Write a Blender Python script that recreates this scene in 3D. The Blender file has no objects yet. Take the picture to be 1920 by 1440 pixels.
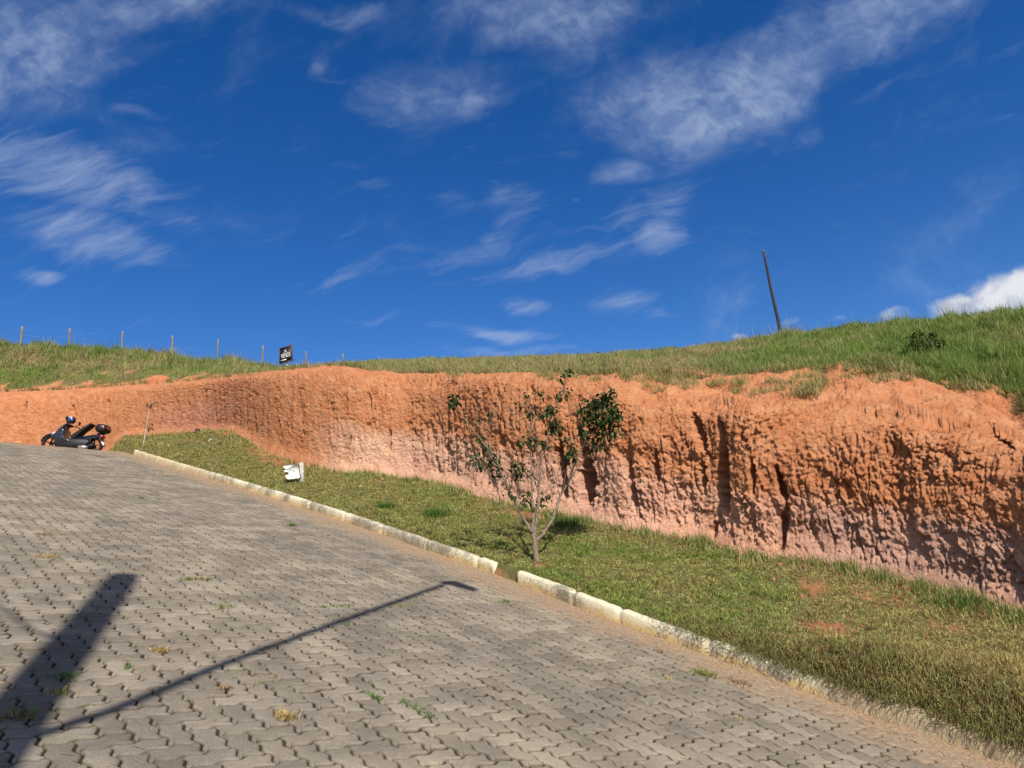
import bpy, math, random
import numpy as np
from mathutils import Vector, Matrix

scene = bpy.context.scene
COL = scene.collection
rng = np.random.default_rng(7)
random.seed(7)

# ------------------------------------------------------------------ camera, measured from the paving pattern and the plumb posts
M = np.array([[9.96060506e-01, 0.0, 8.86761942e-02],
              [2.15526154e-02, 9.70014139e-01, -2.42091005e-01],
              [-8.60171621e-02, 2.43048493e-01, 9.66192775e-01]])   # camera axes (right, forward, up) -> world
FPX = 1310.0
cam_d = bpy.data.cameras.new('camera')
cam = bpy.data.objects.new('camera', cam_d)
COL.objects.link(cam)
cam_d.sensor_width = 36.0
cam_d.lens = FPX / 1920 * 36.0
cam_d.clip_start = 0.05
cam_d.clip_end = 6000
R3 = np.c_[M[:, 0], M[:, 2], -M[:, 1]]
mw = Matrix([list(R3[i]) + [0.0] for i in range(3)] + [[0, 0, 0, 1]])
cam.matrix_world = mw
scene.camera = cam

# ------------------------------------------------------------------ light
SUN_AZ = math.radians(110.77 - 180)      # direction the light comes from
SUN_EL = math.radians(42)
sun_dir = Vector((math.cos(SUN_AZ) * math.cos(SUN_EL), math.sin(SUN_AZ) * math.cos(SUN_EL), math.sin(SUN_EL)))
sl = bpy.data.lights.new('sun', 'SUN')
sl.energy = 4.2
sl.angle = math.radians(0.53)
sl.color = (1.0, 0.95, 0.86)
so = bpy.data.objects.new('sun', sl)
COL.objects.link(so)
so.rotation_euler = sun_dir.to_track_quat('Z', 'Y').to_euler()

scene.view_settings.view_transform = 'Standard'
scene.view_settings.look = 'None'
scene.view_settings.exposure = 0.6
scene.view_settings.gamma = 1.0


# ------------------------------------------------------------------ node helpers
class NT:
    def __init__(s, tree):
        s.t = tree
        s.t.nodes.clear()

    def n(s, kind, **kw):
        nd = s.t.nodes.new(kind)
        for k, v in kw.items():
            if k.startswith('_'):
                setattr(nd, k[1:], v)
        return nd

    def link(s, a, b):
        s.t.links.new(a, b)

    def put(s, sock, v):
        if isinstance(v, (int, float)):
            sock.default_value = v
        elif isinstance(v, (tuple, list)):
            sock.default_value = tuple(v) if len(v) == len(sock.default_value) else tuple(v) + (1.0,)
        else:
            s.link(v, sock)

    def math(s, op, a, b=None, c=None, clamp=False):
        nd = s.t.nodes.new('ShaderNodeMath')
        nd.operation = op
        nd.use_clamp = clamp
        s.put(nd.inputs[0], a)
        if b is not None:
            s.put(nd.inputs[1], b)
        if c is not None:
            s.put(nd.inputs[2], c)
        return nd.outputs[0]

    def vmath(s, op, a, b=None):
        nd = s.t.nodes.new('ShaderNodeVectorMath')
        nd.operation = op
        s.put(nd.inputs[0], a)
        if b is not None:
            s.put(nd.inputs[1], b)
        return nd.outputs['Value'] if op in ('DOT_PRODUCT', 'LENGTH') else nd.outputs[0]

    def noise(s, vec, scale, detail=4, rough=0.55, dist=0.0):
        nd = s.t.nodes.new('ShaderNodeTexNoise')
        if vec is not None:
            s.link(vec, nd.inputs['Vector'])
        nd.inputs['Scale'].default_value = scale
        nd.inputs['Detail'].default_value = detail
        nd.inputs['Roughness'].default_value = rough
        nd.inputs['Distortion'].default_value = dist
        return nd.outputs['Fac']

    def vor(s, vec, scale, feature='F1', out='Distance'):
        nd = s.t.nodes.new('ShaderNodeTexVoronoi')
        nd.feature = feature
        if vec is not None:
            s.link(vec, nd.inputs['Vector'])
        nd.inputs['Scale'].default_value = scale
        return nd.outputs[out]

    def ss(s, v, a, b, lo=0.0, hi=1.0):
        nd = s.t.nodes.new('ShaderNodeMapRange')
        nd.interpolation_type = 'SMOOTHSTEP'
        s.put(nd.inputs[0], v)
        nd.inputs[1].default_value = a
        nd.inputs[2].default_value = b
        nd.inputs[3].default_value = lo
        nd.inputs[4].default_value = hi
        return nd.outputs[0]

    def mix(s, f, a, b, mode='MIX'):
        nd = s.t.nodes.new('ShaderNodeMix')
        nd.data_type = 'RGBA'
        nd.blend_type = mode
        s.put(nd.inputs[0], f)
        s.put(nd.inputs[6], a)
        s.put(nd.inputs[7], b)
        return nd.outputs[2]

    def attr(s, name, out='Fac'):
        nd = s.t.nodes.new('ShaderNodeAttribute')
        nd.attribute_name = name
        return nd.outputs[out]

    def bump(s, h, strength, dist, normal=None):
        nd = s.t.nodes.new('ShaderNodeBump')
        nd.inputs['Strength'].default_value = strength
        nd.inputs['Distance'].default_value = dist
        s.link(h, nd.inputs['Height'])
        if normal is not None:
            s.link(normal, nd.inputs['Normal'])
        return nd.outputs[0]


def mat(name):
    m = bpy.data.materials.new(name)
    m.use_nodes = True
    return m, NT(m.node_tree)


def finish(nt, color, rough=0.9, normal=None, metal=0.0, spec=0.3, coat=0.0, transl=None):
    p = nt.n('ShaderNodeBsdfPrincipled')
    nt.put(p.inputs['Base Color'], color)
    nt.put(p.inputs['Roughness'], rough)
    nt.put(p.inputs['Metallic'], metal)
    nt.put(p.inputs['Specular IOR Level'], spec)
    nt.put(p.inputs['Coat Weight'], coat)
    if normal is not None:
        nt.link(normal, p.inputs['Normal'])
    o = nt.n('ShaderNodeOutputMaterial')
    if transl:
        tr = nt.n('ShaderNodeBsdfTranslucent')
        nt.put(tr.inputs[0], color)
        mx = nt.n('ShaderNodeMixShader')
        mx.inputs[0].default_value = transl
        nt.link(p.outputs[0], mx.inputs[1])
        nt.link(tr.outputs[0], mx.inputs[2])
        nt.link(mx.outputs[0], o.inputs[0])
    else:
        nt.link(p.outputs[0], o.inputs[0])


def simple(name, color, rough=0.6, metal=0.0, spec=0.4, coat=0.0, var=0.15, scale=30, bump=0.0):
    m, nt = mat(name)
    g = nt.n('ShaderNodeTexCoord').outputs['Object']
    nz = nt.noise(g, scale, 5, 0.6)
    c = nt.mix(nt.ss(nz, 0.3, 0.7), tuple(x * (1 - var) for x in color), tuple(min(1, x * (1 + var)) for x in color))
    nrm = nt.bump(nz, 0.5, bump) if bump else None
    finish(nt, c, rough, nrm, metal, spec, coat)
    return m


# ------------------------------------------------------------------ sky
world = bpy.data.worlds.new('World')
scene.world = world
world.use_nodes = True
W = NT(world.node_tree)
sky = W.n('ShaderNodeTexSky')
sky.sky_type = 'NISHITA'
sky.sun_disc = False
sky.sun_elevation = SUN_EL
sky.sun_rotation = math.atan2(sun_dir.x, sun_dir.y)
sky.altitude = 900
sky.air_density = 1.0
sky.dust_density = 0.25
sky.ozone_density = 3.0
gen = W.n('ShaderNodeTexCoord').outputs['Generated']
dr = W.vmath('DOT_PRODUCT', gen, tuple(M[:, 0]))
df = W.math('MAXIMUM', W.vmath('DOT_PRODUCT', gen, tuple(M[:, 1])), 0.05)
du = W.vmath('DOT_PRODUCT', gen, tuple(M[:, 2]))
sx = W.math('DIVIDE', dr, df)
sz = W.math('DIVIDE', du, df)
cmb = W.n('ShaderNodeCombineXYZ')
W.link(sx, cmb.inputs[0])
W.link(sz, cmb.inputs[1])
sv = cmb.outputs[0]
# gentle warp so that no cloud has a geometric outline
wn = W.n('ShaderNodeTexNoise')
W.link(sv, wn.inputs['Vector'])
wn.inputs['Scale'].default_value = 4.0
wn.inputs['Detail'].default_value = 3
wv = W.vmath('SUBTRACT', wn.outputs['Color'], (0.5, 0.5, 0.5))
wv2 = W.n('ShaderNodeVectorMath')
wv2.operation = 'SCALE'
W.link(wv, wv2.inputs[0])
wv2.inputs['Scale'].default_value = 0.085
wf = W.n('ShaderNodeTexNoise')
W.link(sv, wf.inputs['Vector'])
wf.inputs['Scale'].default_value = 17.0
wf.inputs['Detail'].default_value = 4
wf2 = W.n('ShaderNodeVectorMath')
wf2.operation = 'SCALE'
W.link(W.vmath('SUBTRACT', wf.outputs['Color'], (0.5, 0.5, 0.5)), wf2.inputs[0])
wf2.inputs['Scale'].default_value = 0.022
sw = W.vmath('ADD', W.vmath('ADD', sv, wv2.outputs[0]), wf2.outputs[0])


def blob(cx, cy, rx, ry, rot, amp):
    c = W.vmath('SUBTRACT', sw, ((cx - 960) / FPX, (720 - cy) / FPX, 0))
    r = W.n('ShaderNodeVectorRotate')
    r.rotation_type = 'Z_AXIS'
    W.link(c, r.inputs['Vector'])
    r.inputs['Angle'].default_value = -math.radians(rot)
    s = W.vmath('MULTIPLY', r.outputs[0], (FPX / rx, FPX / ry, 0))
    l = W.vmath('LENGTH', s)
    return W.ss(l, 1.15, 0.12, 0.0, amp)


def summed(lst):
    o = None
    for b in lst:
        v = blob(*b)
        o = v if o is None else W.math('MAXIMUM', o, v)
    return o


def stretched(rot, kx, ky):
    r = W.n('ShaderNodeVectorRotate')
    r.rotation_type = 'Z_AXIS'
    W.link(sw, r.inputs['Vector'])
    r.inputs['Angle'].default_value = -math.radians(rot)
    return W.vmath('MULTIPLY', r.outputs[0], (kx, ky, 1))


# rippled broken cloud sheets
mA = summed([(40, 90, 330, 190, 12, 1.0), (300, 10, 300, 80, 10, 0.8), (1320, 190, 310, 165, 18, 0.95), (1560, 70, 370, 110, 24, 0.95), (1300, 270, 180, 70, 30, 0.75),
             (1740, 0, 260, 60, 12, 0.85), (1165, 325, 95, 50, 5, 1.1), (640, 15, 130, 36, -10, 0.6),
             (960, 40, 330, 120, 0, 0.62), (1080, 290, 50, 20, 0, 0.5), (1520, 250, 70, 34, 20, 0.40), (1640, 172, 80, 22, 20, 0.5),
             (860, 160, 300, 110, 10, 0.52), (590, 130, 44, 18, 50, 0.42), (270, 220, 70, 16, -5, 0.5)])
nA1 = W.noise(stretched(24, 1, 1.5), 4.6, 10, 0.60, 0.35)
nA2 = W.noise(stretched(-25, 1, 1.35), 30, 5, 0.62, 0.5)
nA3 = W.noise(stretched(30, 1, 1.2), 12, 6, 0.6, 0.2)
aA = W.math('MULTIPLY', W.ss(W.math('ADD', nA1, W.math('MULTIPLY', mA, 0.40)), 0.52, 1.06, 0, 0.72),
            W.math('MULTIPLY', W.ss(nA2, 0.30, 0.66, 0.55, 1.0), W.ss(nA3, 0.28, 0.62, 0.45, 1.0)))
# soft veils and streaks
mB = summed([(110, 330, 330, 90, -14, 0.9), (160, 440, 230, 60, -12, 0.9), (1240, 446, 80, 40, 8, 0.95), (1250, 390, 70, 70, 60, 0.55),
             (850, 475, 340, 40, 12, 0.42), (620, 525, 130, 14, 10, 0.45), (960, 385, 90, 60, 0, 0.55), (1190, 410, 170, 50, 16, 0.45), (720, 360, 60, 24, -5, 0.4),
             (985, 572, 70, 26, 0, 0.8), (940, 625, 130, 20, -6, 1.0), (1170, 552, 90, 34, 10, 0.62), (960, 655, 170, 14, -3, 0.7), (1215, 575, 50, 20, 0, 0.4),
             (60, 500, 60, 16, -8, 0.8), (720, 595, 90, 12, 5, 0.4), (1040, 490, 260, 30, 14, 0.7), (840, 390, 60, 24, 0, 0.4), (1089, 383, 14, 8, 0, 0.5)])
nB = W.noise(stretched(16, 2.2, 9), 4.2, 7, 0.6, 0.5)
nB2 = W.noise(stretched(14, 2.2, 16), 7, 6, 0.6, 0.3)
aB = W.ss(W.math('ADD', W.math('ADD', W.math('MULTIPLY', nB, 0.65), W.math('MULTIPLY', nB2, 0.35)), W.math('MULTIPLY', mB, 0.42)), 0.54, 1.16, 0, 0.58)
# bright cumulus heads low over the hill
mC = summed([(1880, 538, 130, 66, 4, 1.3), (1790, 558, 95, 38, 8, 1.25), (1680, 585, 75, 24, 4, 0.72), (1488, 606, 42, 18, 0, 0.75),
             (1388, 627, 36, 14, 0, 0.9), (1900, 470, 30, 18, 0, 0.6), (1560, 606, 60, 14, 0, 0.6), (1800, 600, 200, 40, 5, 0.9)])
nC = W.math('ADD', W.math('MULTIPLY', W.noise(sw, 9, 7, 0.6, 0.2), 0.6), W.math('MULTIPLY', W.noise(sw, 27, 7, 0.62, 0.2), 0.4))
aC = W.ss(W.math('ADD', nC, W.math('MULTIPLY', mC, 0.40)), 0.68, 0.98, 0, 0.92)
alpha = W.math('MAXIMUM', W.math('MAXIMUM', aA, aB), aC)
front = W.ss(W.vmath('DOT_PRODUCT', gen, tuple(M[:, 1])), 0.1, 0.35)
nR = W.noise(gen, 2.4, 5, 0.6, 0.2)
rear_fill = W.math('MULTIPLY', W.math('SUBTRACT', 1.0, W.ss(W.vmath('DOT_PRODUCT', gen, tuple(M[:, 1])), -0.15, 0.30)), W.ss(nR, 0.40, 0.60, 0.0, 0.85))  # unseen whitish clouds added behind the camera as neutral fill light
alpha = W.math('MAXIMUM', W.math('MULTIPLY', alpha, front), rear_fill)
hsv = W.n('ShaderNodeHueSaturation')
hsv.inputs['Hue'].default_value = 0.512
hsv.inputs['Saturation'].default_value = 1.35
hsv.inputs['Value'].default_value = 1.0
W.link(sky.outputs[0], hsv.inputs['Color'])
b1 = W.n('ShaderNodeBackground')
W.link(hsv.outputs[0], b1.inputs[0])
b1.inputs[1].default_value = 0.082
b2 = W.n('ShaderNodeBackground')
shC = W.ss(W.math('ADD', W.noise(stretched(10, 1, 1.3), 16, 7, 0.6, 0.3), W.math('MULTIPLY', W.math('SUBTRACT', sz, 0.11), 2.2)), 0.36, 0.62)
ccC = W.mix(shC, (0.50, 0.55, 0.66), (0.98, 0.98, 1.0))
cc = W.mix(W.math('MAXIMUM', aC, rear_fill), (0.50, 0.60, 0.80), W.mix(rear_fill, ccC, (0.86, 0.87, 0.90)))
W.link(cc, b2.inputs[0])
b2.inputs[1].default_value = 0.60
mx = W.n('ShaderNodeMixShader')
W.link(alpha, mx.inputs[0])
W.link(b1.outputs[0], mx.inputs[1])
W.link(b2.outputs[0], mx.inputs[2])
wo = W.n('ShaderNodeOutputWorld')
W.link(mx.outputs[0], wo.inputs[0])


# ------------------------------------------------------------------ numpy noise
_P = np.random.default_rng(3).permutation(256)
_P = np.r_[_P, _P, _P]
_G = np.random.default_rng(4).normal(size=(256, 3))
_G /= np.linalg.norm(_G, axis=1)[:, None]


def perlin(x, y, z):
    xi = np.floor(x).astype(int); yi = np.floor(y).astype(int); zi = np.floor(z).astype(int)
    xf = x - xi; yf = y - yi; zf = z - zi
    xi &= 255; yi &= 255; zi &= 255
    f = lambda t: t * t * t * (t * (t * 6 - 15) + 10)
    u, v, w = f(xf), f(yf), f(zf)

    def g(i, j, k):
        h = _P[_P[_P[xi + i] + yi + j] + zi + k]
        gr = _G[h]
        return gr[..., 0] * (xf - i) + gr[..., 1] * (yf - j) + gr[..., 2] * (zf - k)
    l = lambda a, b, t: a + (b - a) * t
    return l(l(l(g(0, 0, 0), g(1, 0, 0), u), l(g(0, 1, 0), g(1, 1, 0), u), v),
             l(l(g(0, 0, 1), g(1, 0, 1), u), l(g(0, 1, 1), g(1, 1, 1), u), v), w) * 1.6


def fbm(x, y, z, o=4, g=0.5, ridged=False):
    s = 0; a = 1.0; t = 0
    for i in range(o):
        p = perlin(x + 17.3 * i, y - 9.1 * i, z + 4.7 * i)
        s = s + a * ((1 - 2 * np.abs(p)) if ridged else p)
        t += a
        a *= g; x = x * 2.03; y = y * 2.03; z = z * 2.03
    return s / t


def facets(x, y, seed, tilt=0.9):
    """crumbled look: every jittered cell is a small tilted plane with sharp borders; also returns the distance to the border"""
    xi = np.floor(x).astype(int); yi = np.floor(y).astype(int)
    b1 = np.full(x.shape, 9.0); b2 = np.full(x.shape, 9.0); val = np.zeros(x.shape)
    for i in (-1, 0, 1):
        for j in (-1, 0, 1):
            cx = xi + i; cy = yi + j
            h = _P[_P[(cx + seed) & 255] + (cy & 255)]
            h2 = _P[h + 57]; h3 = _P[h + 131]; h4 = _P[h + 203]; h5 = _P[h2 + 19]
            dx = x - (cx + h / 255.0); dy = y - (cy + h2 / 255.0)
            d = np.hypot(dx, dy)
            v = (h3 / 255.0 - 0.5) + tilt * ((h4 / 255.0 - 0.5) * dx + (h5 / 255.0 - 0.5) * dy)
            m = d < b1
            b2 = np.where(m, b1, np.minimum(b2, d)); val = np.where(m, v, val); b1 = np.where(m, d, b1)
    return val, b2 - b1


def sst(v, a, b):
    t = np.clip((v - a) / (b - a), 0, 1)
    return t * t * (3 - 2 * t)


# ------------------------------------------------------------------ lie of the land
NRM = np.array([0.22626066, -0.15494828, 0.96166374])
ORG = np.array([-1.4830689, 3.69259634, -0.60485736])
E1 = np.array([0.68986169, 0.7224846, -0.04590047])
E2 = np.array([-0.68767504, 0.67380044, 0.27036273])
C0 = ORG @ NRM / NRM[2]
GX = -NRM[0] / NRM[2]
GY = -NRM[1] / NRM[2]


def ray(x, y):
    x = np.asarray(x, float); y = np.asarray(y, float)
    c = np.stack([(x - 960) / FPX, np.ones_like(x), -(y - 720) / FPX], -1)
    r = c @ M.T
    return r / np.hypot(r[..., 0], r[..., 1])[..., None]      # horizontal length one


def proj(P):
    c = np.asarray(P) @ M
    return 960 + FPX * c[..., 0] / c[..., 1], 720 - FPX * c[..., 2] / c[..., 1]


def catmull(pts, n):
    p = np.asarray(pts, float)
    p = np.vstack([2 * p[0] - p[1], p, 2 * p[-1] - p[-2]])
    out = []
    for i in range(1, len(p) - 2):
        for t in np.linspace(0, 1, n, endpoint=False):
            a, b, c, d = p[i - 1], p[i], p[i + 1], p[i + 2]
            out.append(0.5 * ((2 * b) + (-a + c) * t + (2 * a - 5 * b + 4 * c - d) * t * t + (-a + 3 * b - 3 * c + d) * t ** 3))
    out.append(p[-2])
    return np.array(out)


KC = [(9.0, -2.2), (5.4, 1.65), (3.6, 3.72), (2.75, 4.69), (2.06, 5.39), (0.67, 6.85), (-0.4, 8.15), (-3.78, 11.5), (-9.02, 15.97)] + [tuple(ray(x_, y_)[:2] * r_) for x_, y_, r_ in ((224, 838, 20.5), (206, 826, 24), (190, 820, 29), (180, 815, 40))]
KP = catmull(KC, 6)


def kt_raw(x, y):
    best = np.full(x.shape, 1e9); tt = np.zeros(x.shape)
    for a, b in zip(KP[:-1], KP[1:]):
        d = b - a; L = np.hypot(*d)
        u = np.clip(((x - a[0]) * d[0] + (y - a[1]) * d[1]) / L ** 2, 0, 1)
        dx = x - (a[0] + u * d[0]); dy = y - (a[1] + u * d[1]); D = np.hypot(dx, dy)
        sg = np.sign(-(d[0] * dy - d[1] * dx))
        m = D < best
        best = np.where(m, D, best); tt = np.where(m, sg * D, tt)
    return tt


_gx = np.arange(-45, 22, 0.1); _gy = np.arange(-10, 50, 0.1)
_T = kt_raw(*np.meshgrid(_gx, _gy, indexing='ij'))


def samp(T, x, y):
    fx = np.clip((x + 45) / 0.1, 0, len(_gx) - 1.001); fy = np.clip((y + 10) / 0.1, 0, len(_gy) - 1.001)
    i = fx.astype(int); j = fy.astype(int); u = fx - i; v = fy - j
    return (T[i, j] * (1 - u) * (1 - v) + T[i + 1, j] * u * (1 - v) + T[i, j + 1] * (1 - u) * v + T[i + 1, j + 1] * u * v)


def kt(x, y):
    return samp(_T, np.asarray(x, float), np.asarray(y, float))


def qf(x, y):
    return -0.714 * x + 0.70 * y


def drop(x, y):
    z = np.maximum(qf(x, y) - 17.6, 0); m = 0.118 / 0.14
    return np.where(z < m, 0.07 * z * z, 0.07 * m * m + 0.118 * (z - m))


def road_z(x, y):
    return C0 + GX * x + GY * y - drop(x, y)


def verge_add(x, y, t):
    tp = np.maximum(t, 0)
    k = 0.20 + 0.075 * sst(qf(x, y), 13, 17)
    far = sst(qf(x, y), 17.6, 18.6)
    step = 0.12 * (1 - far) + 0.12 * far * sst(t, 0, 1.2)
    hump = 0.20 * sst(-y, -6.4, -5.2) * sst(t, 0.03, 0.34) * (1 - sst(t, 0.5, 2.0))
    hump = hump + np.interp(qf(x, y), [18.3, 21, 24, 25.5, 26.4, 27.3], [0, .12, .32, .47, .62, .81]) * sst(t, 0.02, 0.7)
    return step + k * tp + hump


def G(x, y):
    t = kt(x, y)
    und = 0.025 * perlin(x * 1.1, y * 1.1, x * 0 + 3.0) * sst(t, 0.1, 0.6)
    return road_z(x, y) + np.where(t > 0.06, verge_add(x, y, t) + und, 0)


def hit(px, py, r0=1.5, r1=45.0):
    r = ray(px, py)
    s = np.arange(r0, r1, 0.01)
    z = r[2] * s - G(r[0] * s, r[1] * s)
    i = int(np.argmax(z < 0))
    if z[i] >= 0:
        return None
    return r * s[i]


def safe_hit(px, py, rdef):
    p = hit(px, py)
    if p is None or np.hypot(p[0], p[1]) > 28:
        p = ray(px, py) * rdef
        p[2] = G(p[0], p[1])
    return p


# ------------------------------------------------------------------ mesh helpers
def new_mesh(name, verts, faces=None, mats=None, parent=None, smooth=False, attrs=None, colors=None, flat=None, loops=None, starts=None, fmat=None):
    me = bpy.data.meshes.new(name)
    verts = np.asarray(verts, np.float32)
    if loops is None:
        sizes = [len(f) for f in faces]
        loops = np.fromiter((i for f in faces for i in f), np.int32)
        starts = np.r_[0, np.cumsum(sizes)[:-1]].astype(np.int32)
    me.vertices.add(len(verts))
    me.vertices.foreach_set('co', verts.ravel())
    me.loops.add(len(loops))
    me.loops.foreach_set('vertex_index', np.asarray(loops, np.int32))
    me.polygons.add(len(starts))
    me.polygons.foreach_set('loop_start', np.asarray(starts, np.int32))
    if fmat is not None:
        me.polygons.foreach_set('material_index', np.asarray(fmat, np.int32))
    me.update(calc_edges=True)
    if smooth:
        me.polygons.foreach_set('use_smooth', np.ones(len(starts), bool))
    for k, v in (attrs or {}).items():
        a = me.attributes.new(k, 'FLOAT', 'POINT')
        a.data.foreach_set('value', np.asarray(v, np.float32).ravel())
    for k, v in (colors or {}).items():
        a = me.attributes.new(k, 'FLOAT_COLOR', 'POINT')
        v = np.asarray(v, np.float32)
        if v.shape[1] == 3:
            v = np.c_[v, np.ones(len(v), np.float32)]
        a.data.foreach_set('color', v.ravel())
    for m in (mats or []):
        me.materials.append(m)
    ob = bpy.data.objects.new(name, me)
    COL.objects.link(ob)
    if parent is not None:
        ob.parent = parent
    return ob


def grid_faces(nu, nv):
    i = np.arange(nu - 1)[:, None]; j = np.arange(nv - 1)[None, :]
    a = (i * nv + j).ravel()
    q = np.stack([a, a + nv, a + nv + 1, a + 1], 1)
    return q.ravel().astype(np.int32), (np.arange(len(q)) * 4).astype(np.int32)


def tag(o, label=None, cat=None, group=None, kind=None):
    for k, v in (('label', label), ('category', cat), ('group', group), ('kind', kind)):
        if v:
            o[k] = v
    return o


def empty(name, loc, label, cat, group=None, rot=None):
    o = bpy.data.objects.new(name, None)
    COL.objects.link(o)
    o.empty_display_size = 0.1
    o.location = Vector([float(v) for v in loc])
    if rot is not None:
        o.rotation_euler = rot
    return tag(o, label, cat, group)


class MB:
    """collects shapes, then links them as one mesh object"""
    def __init__(s):
        s.v = []; s.f = []; s.c = []; s.n = 0

    def add(s, v, f, col=None):
        v = np.asarray(v, float)
        s.v.append(v)
        s.f += [tuple(i + s.n for i in q) for q in f]
        if col is not None:
            s.c.append(np.tile(np.asarray(col, float)[:3], (len(v), 1)))
        s.n += len(v)

    def tube(s, pts, rad, n=8, col=None, cap=True):
        pts = np.asarray(pts, float); rad = np.broadcast_to(np.asarray(rad, float), (len(pts),))
        d = np.gradient(pts, axis=0)
        d /= np.linalg.norm(d, axis=1)[:, None] + 1e-9
        ref = np.array([0, 0, 1.0]) if abs(d[0][2]) < 0.9 else np.array([1.0, 0, 0])
        v = []
        for p, t, r in zip(pts, d, rad):
            a = np.cross(t, ref); a /= np.linalg.norm(a) + 1e-9
            b = np.cross(t, a)
            ref = -np.cross(t, a) * 0 + ref
            for k in range(n):
                th = 2 * math.pi * k / n
                v.append(p + r * (math.cos(th) * a + math.sin(th) * b))
        f = [(i * n + k, i * n + (k + 1) % n, (i + 1) * n + (k + 1) % n, (i + 1) * n + k) for i in range(len(pts) - 1) for k in range(n)]
        if cap:
            f += [tuple(range(n))[::-1], tuple(range((len(pts) - 1) * n, len(pts) * n))]
        s.add(v, f, col)

    def box(s, c, h, R=None, col=None, bev=0.0):
        c = np.asarray(c, float); h = np.asarray(h, float)
        b = min(bev, *(h * 0.9)) if bev else 0
        if b:
            # chamfered box from three nested slabs
            vs = []
            for sz_ in (-1, 1):
                for (ax, dz) in ((1, h[2] - b), (0, h[2])):
                    pass
            rings = [(-h[2], b), (-h[2] + b, 0), (h[2] - b, 0), (h[2], b)]
            f = []
            for z, ins in rings:
                X = h[0] - ins; Y = h[1] - ins
                for (x, y) in ((-X + b, -Y), (X - b, -Y), (X, -Y + b), (X, Y - b), (X - b, Y), (-X + b, Y), (-X, Y - b), (-X, -Y + b)):
                    vs.append((x, y, z))
            for i in range(3):
                for k in range(8):
                    f.append((i * 8 + k, i * 8 + (k + 1) % 8, (i + 1) * 8 + (k + 1) % 8, (i + 1) * 8 + k))
            f += [tuple(range(8))[::-1], tuple(range(24, 32))]
            v = np.array(vs)
        else:
            v = np.array([(x, y, z) for z in (-1, 1) for y in (-1, 1) for x in (-1, 1)], float) * h
            f = [(0, 2, 3, 1), (4, 5, 7, 6), (0, 1, 5, 4), (2, 6, 7, 3), (0, 4, 6, 2), (1, 3, 7, 5)]
        if R is not None:
            v = v @ np.asarray(R).T
        s.add(v + c, f, col)

    def prism(s, prof, hw, bev=0.02, col=None, taper=None, y0=0.0):
        """side profile in XZ, extruded along Y with softened flanks"""
        p = np.asarray(prof, float)
        ctr = p.mean(0)
        rings = [(-hw, 0.80), (-hw + bev * 0.5, 0.93), (-hw + bev * 1.3, 1.0), (hw - bev * 1.3, 1.0), (hw - bev * 0.5, 0.93), (hw, 0.80)]
        v = []
        for y, k in rings:
            sc = ctr + (p - ctr) * k
            # keep the shrink no larger than the bevel
            dlt = sc - p
            L = np.linalg.norm(dlt, axis=1)[:, None] + 1e-9
            lim = bev * (1 - k) * 5
            sc = p + dlt / L * np.minimum(L, lim)
            for (x, z) in sc:
                yy = y * (1 if taper is None else taper(x, z)) + y0
                v.append((x, yy, z))
        n = len(p)
        f = [(i * n + k, i * n + (k + 1) % n, (i + 1) * n + (k + 1) % n, (i + 1) * n + k) for i in range(5) for k in range(n)]
        f += [tuple(range(n))[::-1], tuple(range(5 * n, 6 * n))]
        s.add(v, f, col)

    def lathe(s, prof, axis='Y', c=(0, 0, 0), n=28, col=None, ring=False):
        v = []; f = []
        for (r, a) in prof:
            for k in range(n):
                th = 2 * math.pi * k / n
                u, w = r * math.cos(th), r * math.sin(th)
                v.append((u, a, w) if axis == 'Y' else ((u, w, a) if axis == 'Z' else (a, u, w)))
        m = len(prof)
        f = [(i * n + k, i * n + (k + 1) % n, (i + 1) * n + (k + 1) % n, (i + 1) * n + k) for i in range(m - 1) for k in range(n)]
        if ring:
            f += [((m - 1) * n + k, (m - 1) * n + (k + 1) % n, (k + 1) % n, k) for k in range(n)]
        if prof[0][0] > 1e-6 and not ring:
            f.append(tuple(range(n))[::-1])
        if prof[-1][0] > 1e-6 and not ring:
            f.append(tuple(range((m - 1) * n, m * n)))
        s.add(np.array(v) + np.asarray(c, float), f, col)

    def build(s, name, m, parent=None, smooth=True, cname='tint'):
        cols = {cname: np.vstack(s.c)} if s.c else None
        return new_mesh(name, np.vstack(s.v), s.f, m if isinstance(m, list) else [m], parent, smooth, colors=cols)


# ------------------------------------------------------------------ materials of the ground
def soil_material():
    m, nt = mat('raw_earth')
    g = nt.n('ShaderNodeNewGeometry').outputs['Position']
    base = nt.attr('soil', 'Color')
    n1 = nt.noise(g, 5, 6, 0.65)
    n2 = nt.noise(g, 38, 6, 0.7)
    n3 = nt.vor(g, 22)
    c = nt.mix(nt.ss(n1, 0.35, 0.7), base, nt.mix(1.0, base, (0.80, 0.72, 0.70), 'MULTIPLY'))
    c = nt.mix(nt.ss(n2, 0.45, 0.72, 0, 0.45), c, nt.mix(1.0, base, (1.35, 1.35, 1.4), 'MULTIPLY'))
    c = nt.mix(nt.ss(n2, 0.42, 0.25, 0, 0.5), c, nt.mix(1.0, base, (0.62, 0.55, 0.52), 'MULTIPLY'))
    h = nt.math('ADD', nt.math('MULTIPLY', n2, 1.0), nt.math('MULTIPLY', n3, 0.45))
    nrm = nt.bump(nt.math('ADD', h, nt.math('MULTIPLY', nt.noise(g, 90, 4, 0.7), 0.5)), 1.0, 0.034)
    finish(nt, c, 0.95, nrm, spec=0.12)
    return m


M_SOIL = soil_material()


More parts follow.
